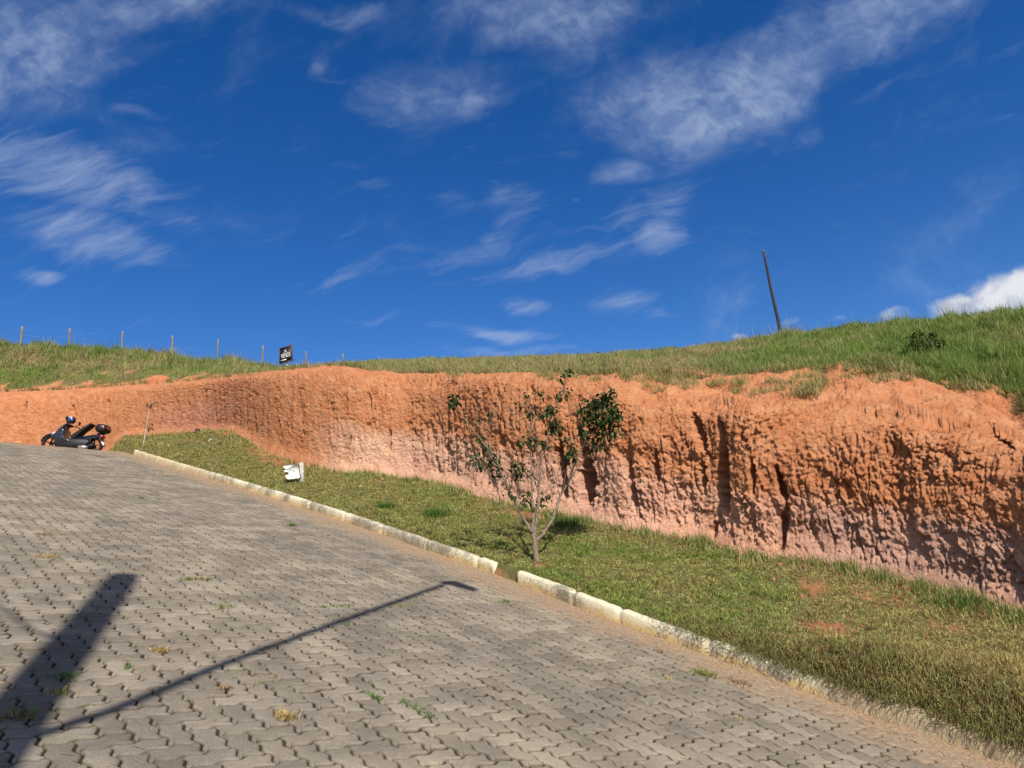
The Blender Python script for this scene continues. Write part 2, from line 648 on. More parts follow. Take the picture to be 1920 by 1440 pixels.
def blade_material(name, transl=0.3):
    m, nt = mat(name)
    base = nt.attr('tint', 'Color')
    g = nt.n('ShaderNodeNewGeometry').outputs['Position']
    c = nt.mix(nt.ss(nt.noise(g, 60, 3, 0.6), 0.3, 0.75), nt.mix(1.0, base, (0.85, 0.85, 0.85), 'MULTIPLY'), nt.mix(1.0, base, (1.15, 1.12, 1.05), 'MULTIPLY'))
    finish(nt, c, 0.6, None, spec=0.25, transl=transl)
    return m


M_BLADE = blade_material('grass_blade', 0.30)

GREEN = np.array([0.140, 0.195, 0.040]); LUSH = np.array([0.095, 0.165, 0.025]); OLIVE = np.array([0.320, 0.320, 0.105])
STRAW = np.array([0.46, 0.37, 0.17]); BROWN = np.array([0.19, 0.115, 0.05])


def blades(pos, h, w, lean, az, tint, curve=0.5, rng=rng):
    """bent tapering blades; returns arrays for one mesh"""
    n = len(pos)
    d = np.c_[np.cos(az), np.sin(az), np.zeros(n)]
    sx_ = rng.uniform(0, 2 * math.pi, n)
    side = np.c_[np.cos(sx_), np.sin(sx_), np.zeros(n)]
    up = np.array([0, 0, 1.0])
    l1 = (lean * (1 - curve))[:, None]; l2 = lean[:, None]
    mid = pos + h[:, None] * 0.55 * (up * np.cos(l1) + d * np.sin(l1))
    tip = mid + h[:, None] * 0.55 * (up * np.cos(l2 * 1.35) + d * np.sin(l2 * 1.35))
    hw = (w * 0.5)[:, None]
    V = np.stack([pos - side * hw, pos + side * hw, mid - side * hw * 0.75, mid + side * hw * 0.75, tip], 1)
    base = np.arange(n)[:, None] * 5
    loops = np.concatenate([base + np.array([[0, 1, 3, 2]]), base + np.array([[2, 3, 4]])], 1)
    starts = (np.arange(n)[:, None] * 7 + np.array([[0, 4]])).ravel()
    C = np.repeat(tint, 5, 0)
    return V.reshape(-1, 3), loops.ravel(), starts, C


def grass_object(name, parts, label, cat, kind='stuff'):
    Vs, Ls, Ss, Cs = [], [], [], []
    vo = lo = 0
    for V, L, S, C in parts:
        Vs.append(V); Ls.append(L + vo); Ss.append(S + lo); Cs.append(C)
        vo += len(V); lo += len(L)
    o = new_mesh(name, np.vstack(Vs), mats=[M_BLADE], loops=np.concatenate(Ls), starts=np.concatenate(Ss), colors={'tint': np.vstack(Cs)})
    return tag(o, label, cat, kind=kind)


# ------------------------------------------------------------------ embankment, cut along the verge
#   columns follow the bearings of the wall's foot; each carries its foot, lip, grass line and ridge
bx = [-500, -250, 0, 90, 200, 280, 330, 400, 440, 465, 487, 525, 562, 619, 656, 780, 847, 920, 984, 1042, 1101, 1145, 1200, 1331, 1399, 1537, 1612, 1687, 1762, 1837, 1920, 2100, 2400]
by = [None] * 8 + [811, 822, 839, 857, 869, 880, 889, 897, 913, 937, 953, 965, 972, 986, 997, 1014, 1042, 1062, 1066, 1072, 1089, 1119, 1150, 1225, 1360]
br = [32, 31.5, 30.5, 29.8, 28.0, 26.2, 24.6, 22.0]
brr = []
for i, (x, y) in enumerate(zip(bx, by)):
    if y is None:
        brr.append(br[i]); continue
    p = hit(x, y)
    brr.append(float(np.hypot(p[0], p[1])) if p is not None else brr[-1])
print('foot ranges', [(x, round(r, 2)) for x, r in zip(bx, brr)])
NCOL = 1150
XS = np.concatenate([np.linspace(-500, -40, 60, endpoint=False), np.linspace(-40, 1960, NCOL, endpoint=False), np.linspace(1960, 2400, 80)])


def tab(xs, ys, sm=0):
    v = np.interp(XS, xs, ys)
    if sm:
        k = np.hanning(sm * 2 + 3); k /= k.sum()
        v = np.convolve(np.pad(v, sm + 1, mode='edge'), k, 'valid')
    return v


brr[bx.index(1537)] = 8.72; brr[bx.index(1612)] = 8.62; brr[bx.index(1687)] = 8.52; brr[bx.index(1762)] = 8.4; brr[bx.index(1837)] = 8.2
rb = tab(bx, brr, 34)
ylip = tab([-500, 0, 100, 300, 460, 560, 640, 700, 760, 860, 960, 1060, 1150, 1200, 1350, 1537, 1700, 1800, 1920, 2400],
           [745, 741, 736, 723, 708, 697, 692, 701, 706, 705, 706, 712, 722, 742, 755, 760, 775, 800, 830, 900], 14)
drl = tab([-500, 400, 700, 1000, 1200, 1400, 1700, 1920, 2400], [0.5, 0.5, 0.45, 0.45, 0.42, 0.40, 0.5, 0.6, 0.7], 20)
yg = tab([-500, 0, 100, 300, 460, 560, 640, 700, 760, 860, 960, 1060, 1150, 1200, 1275, 1400, 1575, 1680, 1762, 1850, 1920, 2400],
         [738, 734, 731, 719, 703, 690, 685, 692, 700, 701, 701, 700, 698, 697, 696, 700, 683, 690, 712, 728, 742, 810], 10)
drg = tab([-500, 400, 700, 1000, 1150, 1250, 1400, 1700, 1920, 2400], [1.0, 1.0, 0.7, 0.75, 0.9, 1.5, 1.6, 1.6, 1.5, 1.5], 20)
yr = tab([-500, 0, 130, 240, 320, 370, 430, 500, 560, 640, 700, 800, 960, 1100, 1200, 1300, 1400, 1480, 1600, 1700, 1800, 1920, 2400],
         [645, 646, 653, 659, 669, 682, 680, 690, 695, 687, 679, 674, 671, 669, 661, 650, 639, 625, 613, 602, 593, 586, 560], 6)
rr_ = tab([-500, 0, 640, 800, 960, 1200, 1450, 1700, 1920, 2400], [38, 37, 33, 28, 24, 21, 19, 17, 15.5, 14], 30)

yb_guess = np.full(len(XS), 900.0)
# foot position along each bearing (bearing taken at the lip; foot lies plumb below it)
rl = ray(XS, ylip)
Pl = rl * (rb + drl)[:, None]
Pl[:, 2] = rl[:, 2] * (rb + drl)
# foot bearing: iterate so that the foot projects onto the same column of the photograph
by_i = np.interp(XS, bx, [v if v is not None else 822 for v in by])
rf = ray(XS, by_i)
Pb = rf * rb[:, None]
Pb[:, 2] = G(Pb[:, 0], Pb[:, 1])
rg = ray(XS, yg); Pg = rg * (rb + drl + drg)[:, None]
rrg = ray(XS, yr); Pr = rrg * rr_[:, None]
ax_ = lambda P: np.stack([np.convolve(np.pad(P[:, k], 9, mode='edge'), np.hanning(21)[1:-1] / np.hanning(21).sum(), 'valid') for k in range(3)], 1)
Pb, Pl, Pg, Pr = ax_(Pb), ax_(Pl), ax_(Pg), ax_(Pr)
# the cut runs on along the street beyond the frame, at the same height above it
def run_on(P, k, steps, sgn_):
    e = P[-1] if sgn_ > 0 else P[0]
    d = (Pb_end - Pb_prev) if sgn_ > 0 else (Pb_sta - Pb_nxt)
    d = d[:2] / np.linalg.norm(d[:2]) * k
    q = e[None, :] + np.arange(1, steps + 1)[:, None] * np.array([d[0], d[1], GX * d[0] + GY * d[1] if sgn_ > 0 else 0.0])[None]
    return np.vstack([P, q]) if sgn_ > 0 else np.vstack([q[::-1], P])


Pb_end, Pb_prev, Pb_sta, Pb_nxt = Pb[-1].copy(), Pb[-30].copy(), Pb[0].copy(), Pb[12].copy()
Pb, Pl, Pg, Pr = [run_on(P_, 0.13, 110, 1) for P_ in (Pb, Pl, Pg, Pr)]
Pb, Pl, Pg, Pr = [run_on(P_, 0.5, 50, -1) for P_ in (Pb, Pl, Pg, Pr)]
XS = np.r_[-500 - 12.0 * np.arange(50, 0, -1), XS, 2400 + 12.0 * np.arange(1, 111)]
tang = np.gradient(Pb, axis=0); tang[:, 2] = 0
kk = np.hanning(81); kk /= kk.sum()
tang = np.stack([np.convolve(np.pad(tang[:, k], 40, mode='edge'), kk, 'valid') for k in range(3)], 1)
tang /= np.linalg.norm(tang, axis=1)[:, None]
nout = np.c_[tang[:, 1], -tang[:, 0], np.zeros(len(XS))]
sgn = np.sign((nout * -Pb).sum(1)); nout *= sgn[:, None]          # towards the road

NF, NS, NH, NB = 170, 60, 70, 8
rows = []; zone = []; wv_ = []
hgt = Pl[:, 2] - Pb[:, 2]
for j in range(NF):
    w = -0.22 + 1.22 * j / (NF - 1)
    wc = max(w, 0)
    rec = 0.30 * wc + 0.16 * wc ** 3 + 0.54 * wc ** 9
    lead = 0.0
    P = Pb + (Pl - Pb) * rec
    P[:, 2] = Pb[:, 2] + hgt * w
    foot = 0.10 * max(0, 1 - wc / 0.16) ** 2                        # loose earth at the foot
    P = P + nout * foot
    rows.append(P); zone.append(0); wv_.append(w)
for j in range(1, NS + 1):
    u = j / NS
    P = Pl + (Pg - Pl) * u
    rows.append(P); zone.append(1); wv_.append(u)
for j in range(1, NH + 1):
    u = (j / NH) ** 1.25
    P = Pg + (Pr - Pg) * u
    P[:, 2] += 0.0
    rows.append(P); zone.append(2); wv_.append(u)
back = Pr / np.hypot(Pr[:, 0], Pr[:, 1])[:, None]
for j in range(1, NB + 1):
    P = Pr.copy()
    P[:, :2] += back[:, :2] * (j * 1.6)
    P[:, 2] -= 0.12 * (j * 1.2) ** 1.6
    rows.append(P); zone.append(3); wv_.append(j / NB)
EM = np.stack(rows, 1)                        # columns x rows x 3
nC_, nR_ = EM.shape[:2]
Z = np.array(zone); WV = np.array(wv_)
ZZ = np.broadcast_to(Z, (nC_, nR_)); WW = np.broadcast_to(WV, (nC_, nR_))
XX = np.broadcast_to(XS[:, None], (nC_, nR_))
x, y, z = EM[..., 0], EM[..., 1], EM[..., 2]
s_al = np.r_[0, np.cumsum(np.hypot(*np.diff(Pb[:, :2], axis=0).T))]
SS = np.broadcast_to(s_al[:, None], (nC_, nR_))
hz = z - Pb[:, 2][:, None]
# relief of the cut face
big = fbm(SS * 0.55, hz * 0.25, x * 0 + 1.3, 3)
rib = fbm(SS * 1.9, hz * 0.42, x * 0 + 7.7, 3)
rib_s = fbm(SS * 5.5, hz * 1.3, x * 0 + 2.2, 3)
cld = fbm(SS * 7, hz * 7, x * 0 + 5.1, 4, 0.6)
cld2 = fbm(SS * 22, hz * 16, x * 0 + 9.1, 3, 0.6)
rdg = fbm(SS * 1.25 + 0.3 * cld, hz * 0.3, x * 0 + 11.0, 2, 0.5, True)
right = sst(XX, 980, 1350)
far_ = sst(XX, 900, 500)
wx = SS + 0.05 * fbm(SS * 4, hz * 4, x * 0 + 61, 2); wz = hz + 0.05 * fbm(SS * 4, hz * 4, x * 0 + 67, 2)
bil = -fbm(wx * 3.2, wz * 2.1, x * 0 + 71, 3, 0.55, True)
bil2 = -fbm(wx * 9.0, wz * 6.5, x * 0 + 73, 3, 0.6, True)
pit = np.clip(fbm(wx * 5.5, wz * 3.2, x * 0 + 79, 3, 0.6) - 0.30, 0, 1)
near_ = (1 - 0.62 * far_) * (1 - 0.5 * np.exp(-((XX - 490) / 110) ** 2))
bil2 = bil2 * (1 - 0.5 * np.exp(-((XX - 490) / 110) ** 2))
crk = sst(1 - np.abs(perlin(wx * 4.2, wz * 0.9, x * 0 + 87)) * 2.2, 0.80, 0.98) * sst(perlin(wx * 1.3, wz * 1.7, x * 0 + 89), -0.05, 0.3)
big = big * (1 - 0.6 * far_); rib = rib * (1 - 0.6 * far_); rib_q = rib_s * (1 - 0.5 * far_)
ux = wx + 0.035 * fbm(SS * 9, hz * 9, x * 0 + 161, 2); uz = wz + 0.035 * fbm(SS * 9, hz * 9, x * 0 + 167, 2)
fa, ea = facets(ux * 5.6, uz * 2.7, 11); fb, eb = facets(ux * 14.0, uz * 8.5, 37); fc_, ec = facets(ux * 30.0, uz * 22.0, 71)
crumb = (0.030 * fa - 0.020 * (1 - sst(ea, 0.0, 0.14)) * sst(fb, -0.3, 0.3) + 0.032 * fb - 0.012 * (1 - sst(eb, 0.0, 0.2)) + 0.024 * fc_ * (1 - 0.6 * far_)) * (1 - 0.55 * far_) * (0.8 + 0.35 * right) * (0.45 + 0.85 * sst(fbm(SS * 1.2, hz * 1.6, x * 0 + 171, 3), -0.25, 0.25))
disp = crumb - 0.035 * sst(1 - np.abs(perlin(wx * 7.5, wz * 0.8, x * 0 + 187)) * 2.4, 0.72, 0.98) * sst(perlin(wx * 0.9, wz * 0.9, x * 0 + 189), -0.1, 0.3) * (1 - 0.5 * far_) + (0.10 - 0.085 * right) * big + (0.035 + 0.010 * right) * rib + 0.022 * rib_q + (0.036 - 0.016 * right) * near_ * bil + 0.012 * bil2 + 0.022 * cld + (0.016 + 0.010 * right) * cld2 + 0.014 * fbm(wx * 34, wz * 30, x * 0 + 83, 2, 0.6) * (1 - far_) - 0.24 * pit * near_ - 0.05 * crk * near_
gw = np.clip(rdg - 0.52, 0, 1) * 2.2
rough_z = np.where(ZZ == 0, 1.0, 0.0)
edge = np.where(ZZ == 0, sst(WW, 0.0, 0.12) * (1 - 0.25 * sst(WW, 0.88, 1.0)), 0)
disp -= gw * 0.07 * sst(WW, 0.05, 0.2) * (1 - sst(WW, 0.7, 0.92)) * (0.35 + 0.65 * right)
GUL = [  # column at top, row at top, column at bottom, row at bottom, half width, depth
    (1044, 815, 1058, 930, 9, 0.50), (1094, 835, 1101, 946, 15, 0.55), (1342, 775, 1346, 850, 5, 0.30), (1350, 835, 1350, 965, 12, 0.50),
    (1296, 770, 1319, 862, 6, 0.24), (1308, 862, 1318, 925, 5, 0.18), (1458, 872, 1474, 935, 9, 0.30), (1474, 945, 1462, 1040, 8, 0.22),
    (1339, 978, 1335, 1012, 7, 0.25), (1407, 860, 1410, 925, 5, 0.22), (835, 805, 832, 858, 3, 0.15), (896, 812, 898, 850, 4, 0.15), (940, 815, 938, 840, 7, 0.12),
    (1170, 862, 1178, 905, 6, 0.18), (1180, 905, 1186, 950, 7, 0.18),
     (1855, 768, 1880, 792, 12, 0.30), (1845, 806, 1900, 846, 7, 0.22), (655, 820, 640, 870, 4, 0.1),
    (730, 800, 726, 850, 4, 0.1), (1225, 845, 1230, 905, 6, 0.16), (690, 735, 694, 768, 3, 0.12), (50, 752, 46, 772, 2.5, 0.2), (135, 760, 139, 782, 2.5, 0.3), (202, 750, 203, 770, 2, 0.3)]
px, py = proj(EM)
gm = 0
for (x0, y0, x1, y1, hw, dp) in GUL:
    u = (py - y0) / (y1 - y0)
    u = u + 0.16 * rib_s + 0.10 * cld
    xc = x0 + (x1 - x0) * np.clip(u, 0, 1) + hw * (1.1 * rib_s + 0.9 * cld + 0.5 * cld2)
    prof = sst(u, -0.12, 0.22) * (1 - sst(u, 0.80, 1.10))
    wd = hw * (0.55 + 0.45 * np.sin(np.pi * np.clip(u, 0, 1)))
    a = (1 - sst(np.abs(px - xc) / wd, 0.35, 1.35)) * prof
    gm = np.maximum(gm, a * dp)
disp = disp * edge - gm * np.where(ZZ == 0, 1, 0)
lipd = disp[:, NF - 1:NF]
disp = np.where(ZZ == 1, lipd * (1 - sst(WW, 0.0, 0.30)), disp)
EM[..., :2] += nout[:, None, :2] * disp[..., None]
# upper slope and hill: relief upwards
px, py = proj(EM)
up1 = 0.05 * fbm(x * 1.2, y * 1.2, z * 0, 3) + 0.035 * fbm(x * 6, y * 6, z * 0 + 3, 4, 0.6) + 0.030 * fbm(x * 18, y * 18, z * 0 + 3, 3, 0.6) + 0.030 * facets(x * 7 + 0.5 * cld, y * 7, 91)[0] + 0.016 * facets(x * 17, y * 17, 23)[0] - 0.05 * np.clip(np.abs(fbm(x * 4, y * 4, z * 0 + 13, 3)) - 0.15, 0, 1)
r1 = fbm(SS * 0.9, x * 0 + WW * 2.0, x * 0 + 21, 2, 0.5, True)
up1 -= 0.20 * np.clip(r1 - 0.45, 0, 1) * right
up2 = 0.22 * fbm(x * 0.22, y * 0.22, z * 0 + 8, 3) + 0.05 * fbm(x * 1.4, y * 1.4, z * 0 + 3, 3)
fz = np.where(ZZ == 0, sst(WW, 0.90, 1.0), 1.0)
zadd = np.where(ZZ <= 1, up1 * fz, up1 * 0.6 + up2 * sst(WW, 0, 0.2) * (1 - 0.75 * sst(WW, 0.6, 1.0)))
zadd = np.where(ZZ == 3, up2 * 0.25, zadd)
# hollow washed out under the turf at the right
hol = np.exp(-((XX - 1895) / 38) ** 2) * np.where(ZZ == 1, np.sin(np.pi * np.clip(WW * 1.3 - 0.3, 0, 1)), 0)
zadd -= 0.22 * hol
for (cx_, cy_, ax1, ay1, dp) in ((1902, 724, 40, 14, 0.42), (1640, 712, 24, 7, 0.18), (1722, 744, 34, 9, 0.20), (1748, 764, 20, 5, 0.14), (1300, 742, 14, 5, 0.10), (1866, 786, 34, 8, 0.16), (1580, 700, 20, 5, 0.12), (1815, 752, 24, 5, 0.10), (1230, 738, 10, 5, 0.10), (1450, 748, 24, 4, 0.08)):
    rr0 = np.hypot((px - cx_) / ax1, (py - cy_) / ay1) + 0.45 * cld + 0.35 * rib_s
    zadd -= dp * (1 - sst(rr0, 0.45, 1.1)) * np.where(ZZ <= 1, 1, 0.3)
EM[..., 2] += zadd
px, py = proj(EM)
# earth colours: orange on top, pink and pale below, mauve at the right foot
ORA = np.array([0.47, 0.190, 0.085]); ORB = np.array([0.52, 0.245, 0.125]); PNK = np.array([0.60, 0.345, 0.240]); PAL = np.array([0.66, 0.42, 0.27])
MAU = np.array([0.40, 0.245, 0.195]); BRN = np.array([0.20, 0.085, 0.045]); PK2 = np.array([0.56, 0.27, 0.185])
x, y, z = EM[..., 0], EM[..., 1], EM[..., 2]
hn = np.clip(np.where(ZZ == 0, WW, 1.2), -0.2, 1.2)
nb = fbm(SS * 0.8, hz * 1.5, x * 0 + 31, 4, 0.55); nb2 = fbm(SS * 3, hz * 5, x * 0 + 33, 4, 0.6)


def lerp(a, b, t):
    return a + (b - a) * t[..., None]


colr = lerp(np.broadcast_to(ORA, EM.shape), np.broadcast_to(ORB, EM.shape), sst(nb2, -0.4, 0.5))
# dark crust streaks
crust = sst(fbm(SS * 1.1, hz * 0.5, x * 0 + 41, 3) + 0.4 * nb2, 0.05, 0.5) * sst(hn, 0.2, 0.5) * (1 - sst(hn, 0.85, 1.0)) * sst(XX, 480, 620)
colr = lerp(colr, np.broadcast_to(BRN, EM.shape), crust * (0.42 - 0.12 * right) * sst(XX, 560, 800))
rb_ = sst(XX, 1150, 1400)
low = 1 - sst(hn + 0.16 * nb + 0.08 * nb2, 0.30, 0.50)
lowc = lerp(np.broadcast_to(PNK, EM.shape), np.broadcast_to(PAL, EM.shape), np.exp(-((XX - 700) / 120) ** 2) * sst(nb, -0.3, 0.3))
colr = lerp(colr, lowc, low * sst(XX, 560, 680) * (1 - 0.35 * rb_))
mau = (1 - sst(hn + 0.20 * nb + 0.10 * nb2 + 0.12 * sst(-XX, -1900, -1450), 0.34, 0.56)) * sst(XX + 120 * nb, 1400, 1600)
colr = lerp(colr, np.broadcast_to(MAU, EM.shape), mau * 0.80)
colr = lerp(colr, np.broadcast_to(PNK, EM.shape), mau * sst(nb2, 0.0, 0.35) * 0.75)
pk = np.exp(-((px - 345) / 60) ** 2 - ((py - 785) / 28) ** 2) + 0.8 * np.exp(-((px - 410) / 40) ** 2 - ((py - 770) / 25) ** 2)
colr = lerp(colr, np.broadcast_to(PK2, EM.shape), np.clip(pk, 0, 1) * np.where(ZZ == 0, 1, 0) * 0.55)
pk2 = np.exp(-((px - 490) / 70) ** 2 - ((py - 800) / 40) ** 2)
# turf ground colour on the hill
TURF = np.array([0.135, 0.115, 0.045]); TG = np.array([0.07, 0.095, 0.022])
tm = np.where(ZZ >= 2, sst(WW + 0.10 * nb2 + 0.05 * nb, 0.0, 0.06), np.where(ZZ == 1, sst(WW + 0.25 * nb2 + 0.2 * nb, 0.86, 1.05), 0))
tm = np.where(ZZ == 3, 1, tm)
bare = np.where(ZZ == 2, sst(fbm(x * 0.8, y * 0.8, z * 0 + 51, 4) + 0.5 * sst(-WW, -0.25, 0.0), 0.18, 0.42), 0) * (1 - sst(XX, 620, 760))
tm = tm * (1 - 0.9 * bare)
tcol = lerp(np.broadcast_to(TURF, EM.shape), np.broadcast_to(TG, EM.shape), sst(XX, 1250, 1600) * 0.8)
colr = lerp(colr, tcol, tm)
lf, sf = grid_faces(nC_, nR_)
colr = np.where(tm[..., None] < 0.5, np.minimum(colr * (np.array([1.08, 1.07, 1.04]) + 0.10 * right[..., None]), 0.85), colr)
emb = new_mesh('embankment', EM.reshape(-1, 3), mats=[M_SOIL], loops=lf, starts=sf, smooth=True, colors={'soil': colr.reshape(-1, 3)})
tag(emb, kind='structure')

# ------------------------------------------------------------------ verge
NU, NV = 700, 90
arc = np.r_[0, np.cumsum(np.hypot(*np.diff(KP, axis=0).T))]
su = np.linspace(0, arc[-1], NU)
kx = np.interp(su, arc, KP[:, 0]); ky = np.interp(su, arc, KP[:, 1])
kd = np.gradient(np.c_[kx, ky], axis=0); kd /= np.linalg.norm(kd, axis=1)[:, None]
kn = np.c_[kd[:, 1], -kd[:, 0]]
tt = np.r_[-0.02, 0.015, 0.045, 0.065, 0.085 + 6.0 * np.linspace(0, 1, NV - 4) ** 1.5]
vx = kx[:, None] + kn[:, :1] * tt; vy = ky[:, None] + kn[:, 1:] * tt
vz = G(vx, vy) + 0.012 * fbm(vx * 9, vy * 9, vx * 0, 3)
vz = np.where(tt[None, :] < 0.07, road_z(vx, vy) + np.interp(tt, [-0.02, 0.015, 0.045, 0.065], [-0.02, 0.02, 0.065, 0.10])[None, :], vz)
vz = np.where(tt[None, :] < 0.1, vz - 0.01, vz)
VG = np.stack([vx, vy, vz], -1)
vpx, vpy = proj(VG)


def bare_mask(X, Y):
    n_ = fbm(X * 1.3, Y * 1.3, X * 0 + 61, 4, 0.6)
    pxx, pyy = proj(np.stack([X, Y, G(X, Y)], -1))
    b = 0
    for (cx, cy, ax2, ay2, a) in ((1560, 1180, 70, 50, 0.75), (1510, 1110, 50, 35, 0.5), (1680, 1130, 130, 40, 0.45), (1640, 1240, 60, 30, 0.4), (1830, 1240, 120, 60, 0.45), (1900, 1300, 60, 40, 0.5),
                                  (520, 850, 60, 22, 0.9), (560, 880, 50, 12, 0.5), (1370, 1030, 60, 20, 0.3), (980, 965, 50, 14, 0.5), (1750, 1180, 90, 40, 0.4), (1150, 1010, 60, 14, 0.35),
                                  (420, 812, 40, 7, 0.6), (300, 826, 110, 6, 0.35), (1010, 1060, 45, 14, 0.45), (1480, 1075, 60, 20, 0.35), (940, 1085, 40, 14, 0.5)):
        b = np.maximum(b, a * np.exp(-((pxx - cx) / ax2) ** 2 - ((pyy - cy) / ay2) ** 2))
    n2_ = fbm(X * 5.5, Y * 5.5, X * 0 + 63, 4, 0.65)
    n3_ = fbm(X * 11, Y * 11, X * 0 + 65, 3, 0.6)
    return np.clip(b * 0.84 + (0.5 + 0.5 * b) * n_ + (0.2 + 1.0 * b) * n2_ + 0.9 * b * n3_ - 0.02, 0, 1)


bm = bare_mask(vx, vy)
vc = lerp(np.broadcast_to(np.array([0.165, 0.150, 0.055]), VG.shape), np.broadcast_to(np.array([0.40, 0.185, 0.085]), VG.shape), sst(bm, 0.25, 0.6))
lf, sf = grid_faces(NU, NV)
o = new_mesh('verge', VG.reshape(-1, 3), mats=[M_SOIL], loops=lf, starts=sf, smooth=True, colors={'soil': vc.reshape(-1, 3)})
tag(o, kind='structure')

# ------------------------------------------------------------------ wider ground sheet (soil below the paving, land behind the camera, out to the horizon)
ga = np.linspace(0, 2 * math.pi, 97)
gr = np.r_[0, np.linspace(1.5, 30, 40), np.geomspace(34, 3000, 26)]
AA, RR = np.meshgrid(ga, gr, indexing='ij')
X_, Y_ = RR * np.cos(AA), RR * np.sin(AA)
Zr0 = road_z(np.clip(X_, -25, 15), np.clip(Y_, -15, 26))
Zr0 = np.minimum(Zr0, 5.5) - 0.16 - 0.9 * sst(kt(X_, Y_), 0.3, 4.0)
Zr0 = Zr0 - 12 * sst(RR, 40, 140) + 2.0 * perlin(X_ / 60, Y_ / 60, X_ * 0) * sst(RR, 40, 90)
gc = np.broadcast_to(np.array([0.13, 0.12, 0.05]), X_.shape + (3,))
gc = lerp(np.array(gc), np.broadcast_to(np.array([0.33, 0.19, 0.11]), gc.shape), sst(perlin(X_ / 3, Y_ / 3, X_ * 0 + 4), 0.0, 0.4))
lf, sf = grid_faces(*X_.shape)
o = new_mesh('ground', np.stack([X_, Y_, Zr0], -1).reshape(-1, 3), mats=[M_SOIL], loops=lf, starts=sf, smooth=True, colors={'soil': gc.reshape(-1, 3)})
tag(o, kind='structure')


# ------------------------------------------------------------------ paving of interlocking zigzag blocks
def dirt_at(X, Y):
    t = kt(X, Y)
    q = qf(X, Y)
    n_ = fbm(X * 1.6, Y * 1.6, X * 0 + 71, 4, 0.6)
    d = sst(t + 0.38 * n_, -0.85, -0.12)
    d = np.maximum(d, sst(q + 1.6 * n_, 16.2, 18.2) * 0.85)
    d = np.maximum(d, sst(q, 9, 16) * 0.25 + 0.35 * sst(n_, 0.25, 0.6))
    return np.clip(d, 0, 1)


def road_material():
    m, nt = mat('concrete_paver')
    g = nt.n('ShaderNodeNewGeometry').outputs['Position']
    t = nt.attr('tone'); dirt = nt.attr('dirt'); edge_ = nt.attr('rim')
    c = nt.mix(nt.ss(t, 0.0, 1.0), (0.196, 0.168, 0.130), (0.262, 0.226, 0.178))
    n1 = nt.noise(g, 2.2, 5, 0.6)
    n2 = nt.noise(g, 170, 4, 0.75)
    n3 = nt.noise(g, 28, 5, 0.65)
    n0 = nt.noise(g, 0.55, 5, 0.6)
    c = nt.mix(nt.ss(n0, 0.38, 0.62), nt.mix(1.0, c, (0.86, 0.86, 0.87), 'MULTIPLY'), nt.mix(1.0, c, (1.0, 0.99, 0.97), 'MULTIPLY'))
    c = nt.mix(nt.ss(n1, 0.35, 0.65), nt.mix(1.0, c, (0.82, 0.81, 0.80), 'MULTIPLY'), nt.mix(1.0, c, (1.12, 1.10, 1.06), 'MULTIPLY'))
    c = nt.mix(nt.ss(n2, 0.50, 0.70, 0, 0.8), c, nt.mix(1.0, c, (1.5, 1.48, 1.45), 'MULTIPLY'))
    c = nt.mix(nt.ss(n2, 0.48, 0.32, 0, 0.9), c, nt.mix(1.0, c, (0.5, 0.48, 0.46), 'MULTIPLY'))
    c = nt.mix(nt.ss(nt.noise(g, 70, 4, 0.7), 0.55, 0.70, 0, 0.5), c, nt.mix(1.0, c, (0.66, 0.63, 0.60), 'MULTIPLY'))
    c = nt.mix(nt.ss(n3, 0.55, 0.72, 0, 0.5), c, nt.mix(1.0, c, (0.72, 0.70, 0.68), 'MULTIPLY'))
    st = nt.noise(g, 1.3, 6, 0.7, 0.6)
    c = nt.mix(nt.ss(st, 0.60, 0.72, 0, 0.55), c, nt.mix(1.0, c, (0.62, 0.60, 0.60), 'MULTIPLY'))
    dm = nt.math('MULTIPLY', nt.ss(nt.math('ADD', nt.math('MULTIPLY', dirt, 0.9), nt.math('MULTIPLY', n3, 0.5)), 0.42, 1.05), 0.80)
    c = nt.mix(dm, c, nt.mix(nt.ss(n3, 0.4, 0.65), (0.235, 0.165, 0.105), (0.32, 0.23, 0.150)))
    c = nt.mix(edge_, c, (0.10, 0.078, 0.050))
    h = nt.math('ADD', n2, nt.math('MULTIPLY', n3, 0.5))
    finish(nt, c, 0.92, nt.bump(h, 0.55, 0.004), spec=0.2)
    return m


def joint_material():
    m, nt = mat('joint_sand')
    g = nt.n('ShaderNodeNewGeometry').outputs['Position']
    dirt = nt.attr('dirt')
    n1 = nt.noise(g, 1.1, 4, 0.6); n3 = nt.noise(g, 60, 5, 0.7)
    c = nt.mix(nt.ss(n1, 0.42, 0.62), (0.045, 0.032, 0.018), (0.060, 0.055, 0.020))
    c = nt.mix(nt.ss(dirt, 0.35, 0.9), c, (0.33, 0.225, 0.14))
    c = nt.mix(nt.ss(n3, 0.4, 0.65), nt.mix(1.0, c, (0.6, 0.6, 0.6), 'MULTIPLY'), nt.mix(1.0, c, (1.3, 1.3, 1.3), 'MULTIPLY'))
    finish(nt, c, 0.95, nt.bump(n3, 0.8, 0.01), spec=0.1)
    return m


M_PAVE = road_material(); M_JOINT = joint_material()
UNIT = 0.11


